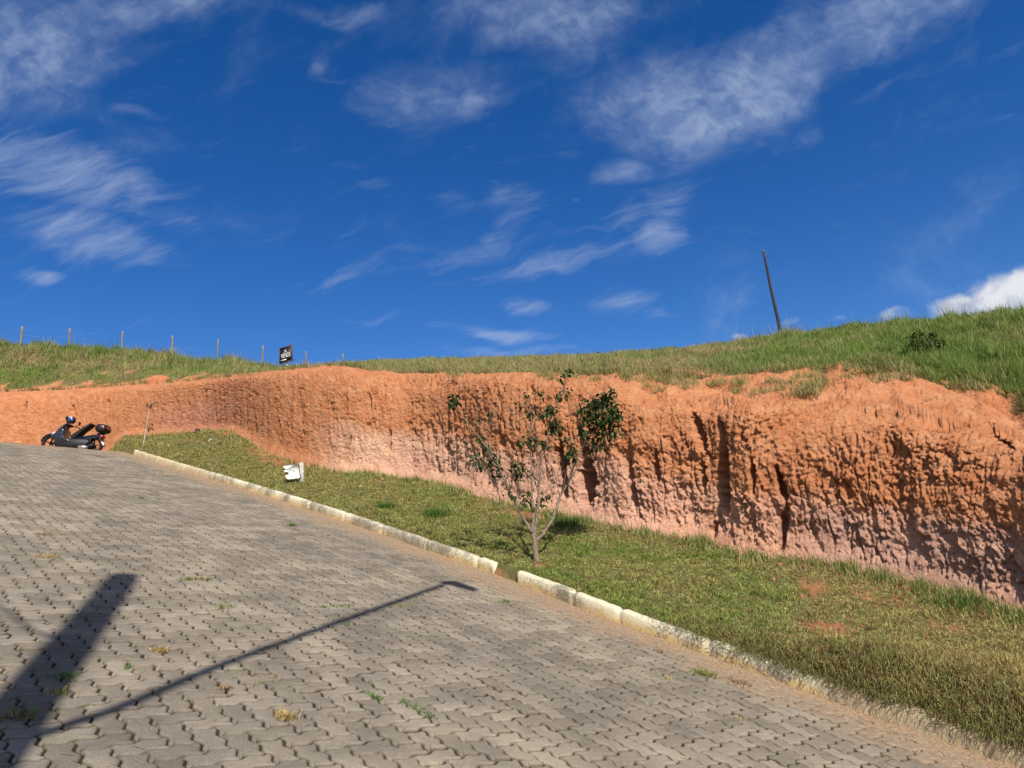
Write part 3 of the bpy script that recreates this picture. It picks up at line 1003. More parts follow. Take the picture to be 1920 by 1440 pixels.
def paver_outline(amp=0.100, sub=3):
    """closed outline of the upright block (1 x 2 units), same zigzag on every unit edge"""
    key = [(0.0, 0.0), (0.25, 1.0), (0.75, -1.0), (1.0, 0.0)]

    def edge(p0, dirv, nrm_, n_units, s):
        pts = []
        for k in range(n_units):
            for (t0, a0), (t1, a1) in zip(key[:-1], key[1:]):
                for i in range(sub):
                    tq = i / sub
                    t = t0 + (t1 - t0) * tq; a = a0 + (a1 - a0) * tq
                    a = math.sin(a * math.pi / 2) ** 1 if abs(a) < 1 else a
                    pts.append((p0[0] + dirv[0] * (k + t) + nrm_[0] * a * amp * s, p0[1] + dirv[1] * (k + t) + nrm_[1] * a * amp * s))
        return pts
    # horizontal edges (going +u): displaced +v first ; vertical edges (going +v): displaced -u first
    P = []
    P += edge((-0.5, -1), (1, 0), (0, 1), 1, PSGN)
    P += edge((0.5, -1), (0, 1), (-1, 0), 2, PSGN)
    top = edge((-0.5, 1), (1, 0), (0, 1), 1, PSGN)
    P += [(0.5, 1)] + top[::-1][:-1]
    lft = edge((-0.5, -1), (0, 1), (-1, 0), 2, PSGN)
    P += [(-0.5, 1)] + lft[::-1][:-1]
    return np.array(P)


PSGN = 1.0
OUT = paver_outline()


def inset(P, d):
    n_ = len(P)
    a = np.roll(P, 1, 0); b = np.roll(P, -1, 0)
    t = b - a; t /= np.linalg.norm(t, axis=1)[:, None] + 1e-9
    nn = np.c_[-t[:, 1], t[:, 0]]
    return P + nn * d


g_ = 0.040
_i2 = inset(OUT, g_ + 0.03)
rings = [(_i2 * np.array([0.72, 0.86]), 0.0), (_i2 * np.array([0.90, 0.95]), -0.0010), (inset(OUT, g_ + 0.03), -0.0040), (inset(OUT, g_), -0.009), (inset(OUT, g_ - 0.004), -0.045)]
no = len(OUT)
# block centres
cells = []
for a in range(-60, 320):
    for b in range(-330, 330):
        if (a + b) % 4 == 0:
            cells.append((a, b, 0)); cells.append((a + 0.5, b + 1.5, 1))
cells = np.array(cells, float)
PC = ORG + cells[:, :1] * UNIT * E1 + cells[:, 1:2] * UNIT * E2
tq_ = kt(PC[:, 0], PC[:, 1]); q_ = qf(PC[:, 0], PC[:, 1])
rg_ = np.hypot(PC[:, 0], PC[:, 1])
keep = (tq_ < -0.035) & (tq_ > -8.5) & (q_ > -2.5) & (q_ < 27.0) & (PC[:, 1] > -2.5)
cells = cells[keep]; PC = PC[keep]; tq_ = tq_[keep]
nP = len(cells)
print('pavers', nP)
topv = []
rim = []
tone = rng.uniform(0, 1, nP) ** 1.0
tilt = rng.normal(0, 0.020, (nP, 2)); lift = rng.normal(0, 0.0016, nP)
rotj = rng.normal(0, 0.016, nP); offj = rng.normal(0, 0.014, (nP, 2)); scl = rng.normal(1.0, 0.004, nP)
VV = np.zeros((nP, no * len(rings) + 1, 3), np.float32)
for ri, (R_, dz) in enumerate(rings + [(np.zeros((1, 2)), 0.0012)]):
    pu, pv = R_[:, 0][None, :], R_[:, 1][None, :]
    hor = cells[:, 2][:, None] > 0.5
    u_ = np.where(hor, pv, pu); v_ = np.where(hor, -pu, pv)      # turned by ninety degrees
    cr, sr = np.cos(rotj)[:, None], np.sin(rotj)[:, None]
    u2 = (u_ * cr - v_ * sr) * scl[:, None] + offj[:, :1]; v2 = (u_ * sr + v_ * cr) * scl[:, None] + offj[:, 1:]
    zz = dz + lift[:, None] + (tilt[:, :1] * u2 + tilt[:, 1:] * v2) * UNIT
    uu = (cells[:, :1] + u2) * UNIT; vv_ = (cells[:, 1:2] + v2) * UNIT
    P = ORG + uu[..., None] * E1 + vv_[..., None] * E2 + zz[..., None] * NRM
    P[..., 2] -= drop(P[..., 0], P[..., 1])
    VV[:, ri * no:ri * no + P.shape[1]] = P
und_ = 0.006 * fbm(VV[..., 0] * 0.9, VV[..., 1] * 0.9, VV[..., 0] * 0 + 81, 2) * 2
VV[..., 2] += und_
loc = []
for i in range(len(rings) - 1):
    for k in range(no):
        loc.append((i * no + (k + 1) % no, i * no + k, (i + 1) * no + k, (i + 1) * no + (k + 1) % no))
tri = [(len(rings) * no, k, (k + 1) % no) for k in range(no)]
lq = np.array(loc).ravel(); ltr = np.array(tri).ravel()
nv_ = VV.shape[1]
base = (np.arange(nP) * nv_)[:, None]
L_all = np.concatenate([base + lq[None], base + ltr[None]], 1)
st_local = np.r_[np.arange(len(loc)) * 4, len(lq) + np.arange(len(tri)) * 3]
S_all = (np.arange(nP)[:, None] * (len(lq) + len(ltr)) + st_local[None]).ravel()
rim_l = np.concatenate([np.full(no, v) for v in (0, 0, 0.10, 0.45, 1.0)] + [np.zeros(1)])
dirt_p = dirt_at(PC[:, 0], PC[:, 1])
dv = np.repeat(dirt_p, nv_)
road = new_mesh('road', VV.reshape(-1, 3), mats=[M_PAVE], loops=L_all.ravel(), starts=S_all, smooth=True,
                attrs={'tone': np.repeat(tone, nv_), 'dirt': dv, 'rim': np.tile(rim_l, nP)})
tag(road, kind='structure')
# sand bed in the joints, washed up over the blocks towards the kerb
su2 = np.linspace(0, arc[-1], 900)
kx2 = np.interp(su2, arc, KP[:, 0]); ky2 = np.interp(su2, arc, KP[:, 1])
kd2 = np.gradient(np.c_[kx2, ky2], axis=0); kd2 /= np.linalg.norm(kd2, axis=1)[:, None]
kn2 = np.c_[kd2[:, 1], -kd2[:, 0]]
t2 = np.r_[np.linspace(0.03, -1.4, 90), np.linspace(-1.45, -9.2, 120)]
jx = kx2[:, None] + kn2[:, :1] * t2; jy = ky2[:, None] + kn2[:, 1:] * t2
dj = dirt_at(jx, jy)
film = 0.014 * sst(t2[None, :] + 0.14 * fbm(jx * 2.5, jy * 2.5, jx * 0 + 91, 4, 0.6), -0.42, -0.02) + 0.004 * sst(dj, 0.4, 1)
film = film + 0.010 * sst(qf(jx, jy) + 1.2 * fbm(jx * 1.5, jy * 1.5, jx * 0 + 95, 3), 16.6, 18.2)
jz = road_z(jx, jy) - 0.0135 + film + 0.006 * fbm(jx * 0.9, jy * 0.9, jx * 0 + 81, 2) * 2 + 0.0035 * fbm(jx * 14, jy * 14, jx * 0 + 97, 3)
lf, sf = grid_faces(*jx.shape)
bed = new_mesh('sand_bed', np.stack([jx, jy, jz], -1).reshape(-1, 3), mats=[M_JOINT], loops=lf, starts=sf, smooth=True, attrs={'dirt': dj.ravel()})
tag(bed, kind='structure')


# ------------------------------------------------------------------ kerb
def kerb_material():
    m, nt = mat('whitewashed_kerb')
    g = nt.n('ShaderNodeNewGeometry').outputs['Position']
    hh = nt.attr('hh'); low_ = nt.attr('wear')
    n1 = nt.noise(g, 7, 6, 0.7); n2 = nt.noise(g, 45, 6, 0.75); n4 = nt.noise(g, 2.1, 4, 0.6)
    c = nt.mix(nt.ss(nt.math('ADD', hh, nt.math('MULTIPLY', nt.math('SUBTRACT', n1, 0.5), 1.3)), 0.15, 0.75), (0.60, 0.43, 0.19), (0.63, 0.56, 0.39))
    stain = nt.math('MULTIPLY', nt.ss(nt.math('ADD', n2, nt.math('MULTIPLY', nt.math('SUBTRACT', n4, 0.5), 0.9)), 0.42, 0.60), 0.85)
    c = nt.mix(stain, c, (0.17, 0.145, 0.11))
    c = nt.mix(nt.ss(nt.math('ADD', low_, nt.math('MULTIPLY', nt.math('SUBTRACT', n1, 0.5), 1.2)), 0.55, 0.9, 0, 0.8), c, (0.46, 0.36, 0.22))
    finish(nt, c, 0.9, nt.bump(nt.math('ADD', n2, n1), 0.6, 0.012), spec=0.2)
    return m


M_KERB = kerb_material()


def kerb_run(s0, s1, jag, cuts):
    ns = int((s1 - s0) / 0.025)
    sa = np.linspace(s0, s1, ns)
    X = np.interp(sa, arc, KP[:, 0]); Y = np.interp(sa, arc, KP[:, 1])
    d = np.gradient(np.c_[X, Y], axis=0); d /= np.linalg.norm(d, axis=1)[:, None]
    nn = np.c_[d[:, 1], -d[:, 0]]
    prof = [(-0.006, -0.08), (-0.006, 0.0), (0.0, 0.06), (0.006, 0.105), (0.018, 0.125), (0.045, 0.132), (0.085, 0.130), (0.108, 0.118), (0.115, 0.09), (0.115, -0.08)]
    P = np.zeros((ns, len(prof), 3)); hh = np.zeros((ns, len(prof))); wr = np.zeros((ns, len(prof)))
    gz = road_z(X, Y)
    seg = np.zeros(ns)
    for c in cuts:
        seg = np.maximum(seg, np.exp(-((sa - c) / 0.022) ** 2))
    jagn = 0.030 * np.clip(fbm(sa * 3.1, sa * 0, sa * 0 + 5, 3), -1, 0.1) * jag + 0.008 * fbm(sa * 9, sa * 0, sa * 0 + 9, 2)
    off = 0.010 * perlin(sa * 0.9, sa * 0, sa * 0 + 3) + 0.02 * jag * perlin(sa * 2.2, sa * 0, sa * 0 + 13)
    for j, (o_, h_) in enumerate(prof):
        hj = h_ + (jagn * (h_ > 0.05)) - seg * 0.030 * (h_ > 0.05)
        oj = o_ + off + seg * (0.016 if o_ < 0.05 else -0.01) + 0.006 * fbm(sa * 8, sa * 0 + h_ * 30, sa * 0 + j, 3)
        P[:, j, 0] = X + nn[:, 0] * oj; P[:, j, 1] = Y + nn[:, 1] * oj; P[:, j, 2] = gz + hj
        hh[:, j] = h_ / 0.13
    wr[:] = jag[:, None] * 0.75 if np.ndim(jag) else jag
    lf, sf = grid_faces(ns, len(prof))
    # end caps
    V = P.reshape(-1, 3)
    n_ = len(prof)
    loops = np.r_[lf, np.arange(n_), np.arange((ns - 1) * n_, ns * n_)[::-1]]
    starts = np.r_[sf, len(lf), len(lf) + n_]
    o = new_mesh('kerb', V, mats=[M_KERB], loops=loops, starts=starts, smooth=True, attrs={'hh': hh.ravel(), 'wear': wr.ravel()})
    return tag(o, kind='structure')


def s_of(px_, py_):
    p = ray(px_, py_); k = C0 / (p[2] - GX * p[0] - GY * p[1]); p = p * k
    i = np.argmin(np.hypot(KP[:, 0] - p[0], KP[:, 1] - p[1]))
    best = 1e9; bs = 0
    for s in np.arange(0, arc[-1], 0.01):
        pass
    sa = np.arange(0, arc[-1], 0.01)
    D = np.hypot(np.interp(sa, arc, KP[:, 0]) - p[0], np.interp(sa, arc, KP[:, 1]) - p[1])
    return float(sa[np.argmin(D)])


sA = s_of(966, 1094); sB = s_of(925, 1077); sC = s_of(242, 853)


def jagf(s0, s1):
    ns = int((s1 - s0) / 0.025)
    sa = np.linspace(s0, s1, ns)
    return 0.40 + 0.9 * (1 - sst(sa, s_of(1600, 1325), s_of(1450, 1280))) + 0.9 * sst(sa, s_of(420, 910), s_of(330, 884))


kerb_run(0.5, sA, jagf(0.5, sA), [sA - 0.85, sA - 1.45, sA - 2.35, sA - 3.3, sA - 4.2, sA - 5.1, sA - 6])
kerb_run(sB, sC, jagf(sB, sC), [sB + 0.28 + 0.98 * i for i in range(5)] + [sB + 5.0 + 0.62 * i for i in range(14)])

# ------------------------------------------------------------------ grass of the verge
print('verge grass')
parts = []


def scatter_verge(n, smin, smax, tmin, tmax, r=rng):
    s = r.uniform(smin, smax, n); t = r.uniform(tmin, tmax, n)
    X = np.interp(s, su, kx) + np.interp(s, su, kn[:, 0]) * t
    Y = np.interp(s, su, ky) + np.interp(s, su, kn[:, 1]) * t
    return X, Y, s, t


wall_t = None
bt = kt(Pb[:, 0], Pb[:, 1])
# distance of the wall's foot from the kerb as a function of bearing
baz = np.arctan2(Pb[:, 0], Pb[:, 1])
brng = np.hypot(Pb[:, 0], Pb[:, 1])
ordr = np.argsort(baz)


def in_front_of_wall(X, Y, m=0.0):
    return np.hypot(X, Y) < np.interp(np.arctan2(X, Y), baz[ordr], brng[ordr]) + m


def verge_patch(n, smin, smax, hmul=1.0, seed=1):
    r = np.random.default_rng(seed)
    per = 11
    m = n // per
    X, Y, s, t = scatter_verge(m, smin, smax, 0.10, 5.2, r)
    k = in_front_of_wall(X, Y, -0.03) & (r.uniform(0, 1, m) > 0.94 * sst(bare_mask(X, Y), 0.26, 0.58))
    X, Y, s, t = X[k], Y[k], s[k], t[k]
    m = len(X)
    pn = fbm(X * 1.1, Y * 1.1, X * 0 + 101, 3); pn2 = fbm(X * 4, Y * 4, X * 0 + 103, 3)
    pxx, pyy = proj(np.c_[X, Y, G(X, Y)])
    longg = np.clip((1 - sst(Y, 4.6, 6.4)) * (1 - sst(t, 0.6, 1.5)), 0, 1)
    hT = 0.016 + 0.030 * r.uniform(0, 1, m) ** 2
    hT = hT * (1 + 1.3 * sst(pn2, 0.0, 0.5)) * hmul * (1 + 1.1 * longg) * (1 + 0.4 * np.exp(-((t - 0.16) / 0.12) ** 2))
    wl = 1 - sst(np.interp(np.arctan2(X, Y), baz[ordr], brng[ordr]) - np.hypot(X, Y), 0.02, 0.35)
    hT *= 1 + 0.9 * wl * sst(pn2, -0.1, 0.3)
    fresh = sst(1.1 * pn + 0.5 * pn2 + r.normal(0, 0.22, m) + 0.16 * np.exp(-((pxx - 1240) / 260) ** 2) - 0.35 * sst(qf(X, Y), 7, 12) - 0.45 * sst(pxx, 1450, 1650), 0.0, 0.55)
    dry = sst(0.6 * pn2 - 0.5 * pn + r.normal(0, 0.30, m) + 0.62 * sst(pxx, 1420, 1640) + 0.22 * sst(qf(X, Y), 8, 13), 0.05, 0.60)
    cT = lerp(np.broadcast_to(OLIVE, (m, 3)), np.broadcast_to(np.array([0.165, 0.265, 0.042]), (m, 3)), fresh * 0.85)
    cT = lerp(cT, np.broadcast_to(STRAW * [0.90, 0.84, 0.72], (m, 3)), dry * 0.55)
    cT = lerp(cT, np.broadcast_to(BROWN * 1.3, (m, 3)), (r.uniform(0, 1, m) < 0.10 + 0.25 * longg) * 0.8)
    cT = cT * (r.uniform(0.86, 1.22, m) * (0.84 + 0.32 * sst(fbm(X * 7, Y * 7, X * 0 + 109, 3), -0.4, 0.4)))[:, None]
    rep_ = lambda a: np.repeat(a, per, 0)
    az = r.uniform(0, 2 * math.pi, m * per)
    rad = np.abs(r.normal(0, 1, m * per)) * 0.018 * (0.7 + 12 * rep_(hT))
    Xb = rep_(X) + np.cos(az) * rad; Yb = rep_(Y) + np.sin(az) * rad
    n = m * per
    rngd = np.hypot(Xb, Yb)
    h = rep_(hT) * r.uniform(0.6, 1.25, n)
    w = (0.0028 + 0.0022 * r.uniform(0, 1, n)) * (1 + rngd / 6.5)
    lean = (0.35 + 14 * rad + np.abs(r.normal(0.45, 0.4, n))).clip(0, 1.75)
    c = rep_(cT) * r.uniform(0.8, 1.2, (n, 1))
    return blades(np.c_[Xb, Yb, G(Xb, Yb) - 0.003], h, w, lean, az + r.normal(0, 0.6, n), c, rng=r)


s_near = s_of(1885, 1432)
parts.append(verge_patch(300000, s_near - 2.2, s_near + 3.2, 1.0, 11))
parts.append(verge_patch(270000, s_near + 3.2, s_near + 8, 1.0, 12))
parts.append(verge_patch(180000, s_near + 8, s_near + 15, 1.05, 13))
parts.append(verge_patch(95000, s_near + 15, s_near + 26, 1.4, 14))
# the long runners that hang over the kerb near the camera
r = np.random.default_rng(21)
n = 34000
X, Y, s, t = scatter_verge(n, s_near - 2.0, s_near + 3.2, 0.02, 0.46, r)
t_far = 0.02 + 0.30 * np.abs(r.normal(0, 1, n)) * (0.55 + 0.9 * sst(fbm(s * 1.7, s * 0, s * 0 + 8, 3), -0.3, 0.3))
X = np.interp(s, su, kx) + np.interp(s, su, kn[:, 0]) * t_far; Y = np.interp(s, su, ky) + np.interp(s, su, kn[:, 1]) * t_far; t = t_far
t_near = r.uniform(0, 1, n) < 0.16
t2n = r.uniform(-0.005, 0.12, n)
X = np.where(t_near, np.interp(s, su, kx) + np.interp(s, su, kn[:, 0]) * t2n, X); Y = np.where(t_near, np.interp(s, su, ky) + np.interp(s, su, kn[:, 1]) * t2n, Y)
t = np.where(t_near, t2n, t)
dens = (1 - sst(s, s_near + 0.7, s_near + 2.6)) * (0.25 + 0.75 * sst(fbm(s * 2.3, s * 0, s * 0 + 4, 3), -0.25, 0.3))
k = r.uniform(0, 1, n) < dens
X, Y, s, t = X[k], Y[k], s[k], t[k]; n = len(X); t_near = t_near[k]
Zg = np.maximum(road_z(X, Y) + 0.125, G(X, Y)) + 0.03 * r.uniform(0, 1, n)
knx = np.interp(s, su, kn[:, 0]); kny = np.interp(s, su, kn[:, 1])
az = np.arctan2(-kny, -knx) + r.normal(0, 0.7, n)
c = lerp(np.broadcast_to(OLIVE, (n, 3)), np.broadcast_to(GREEN, (n, 3)), r.uniform(0, 1, n) * 0.7)
c = lerp(c, np.broadcast_to(STRAW * 0.8, (n, 3)), (r.uniform(0, 1, n) < 0.4) * 0.8)
c = lerp(c, np.broadcast_to(BROWN * 1.1, (n, 3)), (r.uniform(0, 1, n) < 0.3) * 0.9)
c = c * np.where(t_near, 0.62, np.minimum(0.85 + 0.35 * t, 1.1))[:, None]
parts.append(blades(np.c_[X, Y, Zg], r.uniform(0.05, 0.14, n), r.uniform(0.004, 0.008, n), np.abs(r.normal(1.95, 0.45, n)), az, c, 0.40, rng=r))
# weeds at the wall's foot
n = 26000
ci = r.integers(60, nC_ - 80, n)
cp = sst(fbm(XS[ci] / 60, XS[ci] * 0, XS[ci] * 0 + 2, 3), -0.05, 0.35)
k = r.uniform(0, 1, n) < 0.15 + 0.85 * cp
ci = ci[k]; n = len(ci)
off = np.abs(r.normal(0, 0.14, n)) + 0.08
X = Pb[ci, 0] + nout[ci, 0] * off; Y = Pb[ci, 1] + nout[ci, 1] * off
tk = kt(X, Y) > 0.15
X, Y, ci = X[tk], Y[tk], ci[tk]; n = len(X)
c = lerp(np.broadcast_to(OLIVE, (n, 3)), np.broadcast_to(LUSH, (n, 3)), r.uniform(0, 1, n))
c = lerp(c, np.broadcast_to(STRAW, (n, 3)), (r.uniform(0, 1, n) < 0.3) * 0.8)
rd = np.hypot(X, Y)
parts.append(blades(np.c_[X, Y, G(X, Y)], r.uniform(0.05, 0.17, n), 0.005 * (1 + rd / 10), np.abs(r.normal(0.5, 0.3, n)), r.uniform(0, 6.3, n), c, rng=r))
grass_object('verge_grass', parts, 'short olive green grass carpeting the verge between the kerb and the earth cut', 'grass')

# ------------------------------------------------------------------ grass of the hill
print('hill grass')
parts = []
r = np.random.default_rng(31)
i0 = NF + NS - 1


def hill_patch(n, xlo, xhi, wlo, whi, hfun, wid, cfun, dens=None, seed=0):
    r = np.random.default_rng(seed + 200)
    fx = np.interp(r.uniform(xlo, xhi, n), XS, np.arange(nC_))
    w = r.uniform(wlo, whi, n)
    fr = i0 + w * NH
    i = np.clip(fx.astype(int), 0, nC_ - 2); j = np.clip(fr.astype(int), 0, nR_ - 2)
    u = (fx - i)[:, None]; v = (fr - j)[:, None]
    P = EM[i, j] * (1 - u) * (1 - v) + EM[i + 1, j] * u * (1 - v) + EM[i, j + 1] * (1 - u) * v + EM[i + 1, j + 1] * u * v
    X = np.interp(fx, np.arange(nC_), XS)
    soil_bare = 1 - tm[i, j]
    k = r.uniform(0, 1, n) > soil_bare * 0.96
    if dens is not None:
        k &= r.uniform(0, 1, n) < dens(X, w, P)
    P, X, w = P[k], X[k], w[k]; n = len(X)
    rd = np.hypot(P[:, 0], P[:, 1])
    h = hfun(X, w, P, r); c = cfun(X, w, P, r)
    cl_ = sst(fbm(P[:, 0] * 1.6, P[:, 1] * 1.6, P[:, 2] * 1.6, 3, 0.6), -0.35, 0.5)
    h = h * (0.45 + 1.15 * cl_); c = c * (0.82 + 0.36 * sst(fbm(P[:, 0] * 3.3, P[:, 1] * 3.3, P[:, 2] * 3, 2), -0.4, 0.4))[:, None]
    return blades(P - np.array([0, 0, 0.01]), h, wid * (0.6 + rd / 22.0) * r.uniform(0.6, 1.6, n), np.abs(r.normal(0.52, 0.36, n)), r.uniform(0, 6.3, n), c, rng=r)


def hcol(green):
    def f(X, w, P, r):
        n = len(X)
        p1 = fbm(P[:, 0] * 0.55, P[:, 1] * 0.55, X * 0 + 111, 3) + 0.35 * fbm(P[:, 0] * 2.4, P[:, 1] * 2.4, X * 0 + 5, 2)
        g = np.clip(green(X, w) + 0.9 * p1 + r.normal(0, 0.22, n), 0, 1)
        c = lerp(np.broadcast_to(STRAW * 0.78, (n, 3)), np.broadcast_to(GREEN * 1.35, (n, 3)), sst(g, 0.1, 0.75))
        return lerp(c, np.broadcast_to(LUSH, (n, 3)), sst(p1 + r.normal(0, 0.2, n), 0.2, 0.7) * sst(g, 0.4, 0.8) * 0.7)
    return f


gl = hcol(lambda X, w: 0.42 + 0.10 * w)
gm_ = hcol(lambda X, w: 0.22 + 0.12 * w)
gr_ = hcol(lambda X, w: 0.25 + 0.50 * sst(X, 1250, 1560))
parts.append(hill_patch(95000, -250, 560, 0.02, 1.06, lambda X, w, P, r: (0.06 + 0.10 * r.uniform(0, 1, len(X)) + 0.30 * sst(w, 0.35, 0.8) * r.uniform(0.3, 1, len(X))) * (1 + 0.9 * fbm(P[:, 0] * 0.7, P[:, 1] * 0.7, X * 0, 2)) * (1 - 0.45 * sst(X, 420, 520)), 0.010, gl,
                        lambda X, w, P: 0.35 + 0.65 * sst(w, 0.2, 0.5), 1))
parts.append(hill_patch(85000, 540, 1280, 0.0, 1.05, lambda X, w, P, r: 0.05 + 0.10 * r.uniform(0, 1, len(X)), 0.008, gm_, None, 2))
parts.append(hill_patch(140000, 1240, 2250, 0.0, 1.05, lambda X, w, P, r: 0.06 + (0.08 + 0.08 * sst(X, 1500, 1900)) * r.uniform(0.2, 1, len(X)), 0.008, gr_, None, 3))
# seed stalks standing against the sky
for (xlo, xhi, n, hh_, sd) in ((-200, 640, 1500, 0.75, 41), (640, 1380, 700, 0.28, 42), (1380, 2200, 1500, 0.55, 43)):
    V = hill_patch(n, xlo, xhi, 0.78, 1.05, lambda X, w, P, r: hh_ * r.uniform(0.35, 1.0, len(X)) * (0.7 + 0.6 * fbm(P[:, 0] * 0.8, P[:, 1] * 0.8, X * 0 + 9, 2)).clip(0.3, 1.5), 0.0055, hcol(lambda X, w: 0.2 + 0 * X), None, sd)
    parts.append(V)
# tufts spreading down over the bare shoulder
r = np.random.default_rng(51)
tuft_pts = []
for (x0, x1, y0, y1, k_) in ((1195, 1300, 698, 734, 20), (1380, 1540, 702, 742, 17), (1500, 1535, 726, 742, 6), (1330, 1350, 716, 726, 2), (1780, 1860, 700, 736, 16), (1000, 1200, 702, 716, 14), (690, 760, 690, 700, 10), (1800, 1920, 690, 720, 20), (1650, 1700, 705, 715, 5), (840, 860, 700, 708, 3), (1560, 1780, 690, 712, 10)):
    for _ in range(k_):
        tuft_pts.append((r.uniform(x0, x1), r.uniform(y0, y1)))
shp = EM[:, NF - 20:NF + NS + 20].reshape(-1, 3)
spx, spy = proj(shp)
for (x0, y0) in tuft_pts:
    i = np.argmin((spx - x0) ** 2 + (spy - y0) ** 2)
    c0 = shp[i]; m_ = int(r.integers(60, 140))
    off = r.normal(0, r.uniform(0.04, 0.10), (m_, 2))
    P = np.c_[c0[0] + off[:, 0], c0[1] + off[:, 1], np.full(m_, c0[2] - 0.02)]
    c = lerp(np.broadcast_to(STRAW * 0.8, (m_, 3)), np.broadcast_to(GREEN * 1.3, (m_, 3)), r.uniform(0, 1, m_) * r.uniform(0.3, 1))
    parts.append(blades(P, r.uniform(0.05, 0.17, m_), np.full(m_, 0.008), np.abs(r.normal(0.6, 0.35, m_)), r.uniform(0, 6.3, m_), c, rng=r))
r = np.random.default_rng(57)
nf = 30000
ci = r.integers(0, nC_ - 1, nf); ri = r.integers(NF + NS - 16, NF + NS + 5, nf)
P = EM[ci, ri]; k = (tm[ci, ri] > 0.25) & (r.uniform(0, 1, nf) < 0.35 + 0.65 * sst(fbm(XS[ci] / 25, ri * 0.0, ri * 0.0 + 3, 2), -0.2, 0.3))
P = P[k]; ci = ci[k]; nf = len(P); rd = np.hypot(P[:, 0], P[:, 1])
az = np.arctan2(nout[ci, 1], nout[ci, 0]) + r.normal(0, 0.9, nf)
c = lerp(np.broadcast_to(STRAW * 0.75, (nf, 3)), np.broadcast_to(GREEN, (nf, 3)), r.uniform(0, 1, nf) ** 1.3)
c = lerp(c, np.broadcast_to(BROWN, (nf, 3)), (r.uniform(0, 1, nf) < 0.25) * 0.8)
parts.append(blades(P, r.uniform(0.04, 0.15, nf) * (0.6 + rd / 22), 0.006 * (0.6 + rd / 18), np.abs(r.normal(1.25, 0.5, nf)), az, c, rng=r))
grass_object('hill_grass', parts, 'tall mixed green and straw coloured grass covering the hillside above the earth cut', 'grass')

# ------------------------------------------------------------------ crumbs of earth at the foot of the cut and on the verge
r = np.random.default_rng(61)
n = 5200
ci = r.integers(40, nC_ - 60, n)
off = np.abs(r.normal(0, 0.22, n)) + 0.04
X = Pb[ci, 0] + nout[ci, 0] * off; Y = Pb[ci, 1] + nout[ci, 1] * off
X2, Y2, s2, t2_ = scatter_verge(30000, s_near - 2, s_near + 16, 0.15, 4, r)
pqx, pqy = proj(np.c_[X2, Y2, G(X2, Y2)])
k = (r.uniform(0, 1, len(X2)) < np.maximum(sst(bare_mask(X2, Y2), 0.25, 0.6) * 0.6, 0.10 * sst(pqx, 1420, 1600))) & in_front_of_wall(X2, Y2)
X = np.r_[X, X2[k]]; Y = np.r_[Y, Y2[k]]
k = kt(X, Y) > 0.14
X, Y = X[k], Y[k]; n = len(X)
oc = np.array([(1, 0, 0), (-1, 0, 0), (0, 1, 0), (0, -1, 0), (0, 0, 1), (0, 0, -1)], float)
of = [(0, 2, 4), (2, 1, 4), (1, 3, 4), (3, 0, 4), (2, 0, 5), (1, 2, 5), (3, 1, 5), (0, 3, 5)]
sz_ = r.uniform(0.005, 0.019, n) * (1 + 0.9 * (r.uniform(0, 1, n) < 0.06))
Vc = oc[None] * sz_[:, None, None] * r.uniform(0.5, 1.3, (n, 6, 1)) + r.normal(0, 0.25, (n, 6, 3)) * sz_[:, None, None]
Vc += np.c_[X, Y, G(X, Y) + sz_ * 0.3][:, None]
Lc = (np.arange(n)[:, None] * 6 + np.array(of).ravel()[None]).ravel()
cc_ = lerp(np.broadcast_to(np.array([0.45, 0.19, 0.08]), (n, 3)), np.broadcast_to(np.array([0.52, 0.28, 0.17]), (n, 3)), r.uniform(0, 1, n))
o = new_mesh('earth_crumbs', Vc.reshape(-1, 3), mats=[M_SOIL], loops=Lc, starts=np.arange(n * 8) * 3, colors={'soil': np.repeat(cc_, 6, 0)})
tag(o, 'loose orange earth crumbs fallen along the foot of the cut and over the grass', 'earth crumbs', kind='stuff')

# moss and sprigs rooted in the joints
r = np.random.default_rng(63)
n = 2600
s = r.uniform(s_near - 1, s_near + 20, n); t = -r.uniform(0.1, 8, n)
X = np.interp(s, su, kx) + np.interp(s, su, kn[:, 0]) * t; Y = np.interp(s, su, ky) + np.interp(s, su, kn[:, 1]) * t
k = r.uniform(0, 1, n) < 0.12 + 0.88 * sst(fbm(X * 0.9, Y * 0.9, X * 0 + 141, 3), 0.0, 0.4)
X, Y = X[k], Y[k]; m_ = len(X); per = 9
Xb = np.repeat(X, per) + r.normal(0, 0.012, m_ * per); Yb = np.repeat(Y, per) + r.normal(0, 0.012, m_ * per); n = len(Xb)
cT = lerp(np.broadcast_to(BROWN * 1.4, (m_, 3)), np.broadcast_to(OLIVE * 0.8, (m_, 3)), r.uniform(0, 1, m_)); cT = lerp(cT, np.broadcast_to(STRAW, (m_, 3)), (r.uniform(0, 1, m_) < 0.3) * 0.8)
V, L, S, C_ = blades(np.c_[Xb, Yb, road_z(Xb, Yb) - 0.006], r.uniform(0.008, 0.030, n), np.full(n, 0.0035), np.abs(r.normal(0.9, 0.4, n)), r.uniform(0, 6.3, n), np.repeat(cT, per, 0), rng=r)
o = new_mesh('joint_weeds', V, mats=[M_BLADE], loops=L, starts=S, colors={'tint': C_})
tag(o, 'tiny brownish sprigs and moss growing in the joints of the paving', 'joint weeds', kind='stuff')

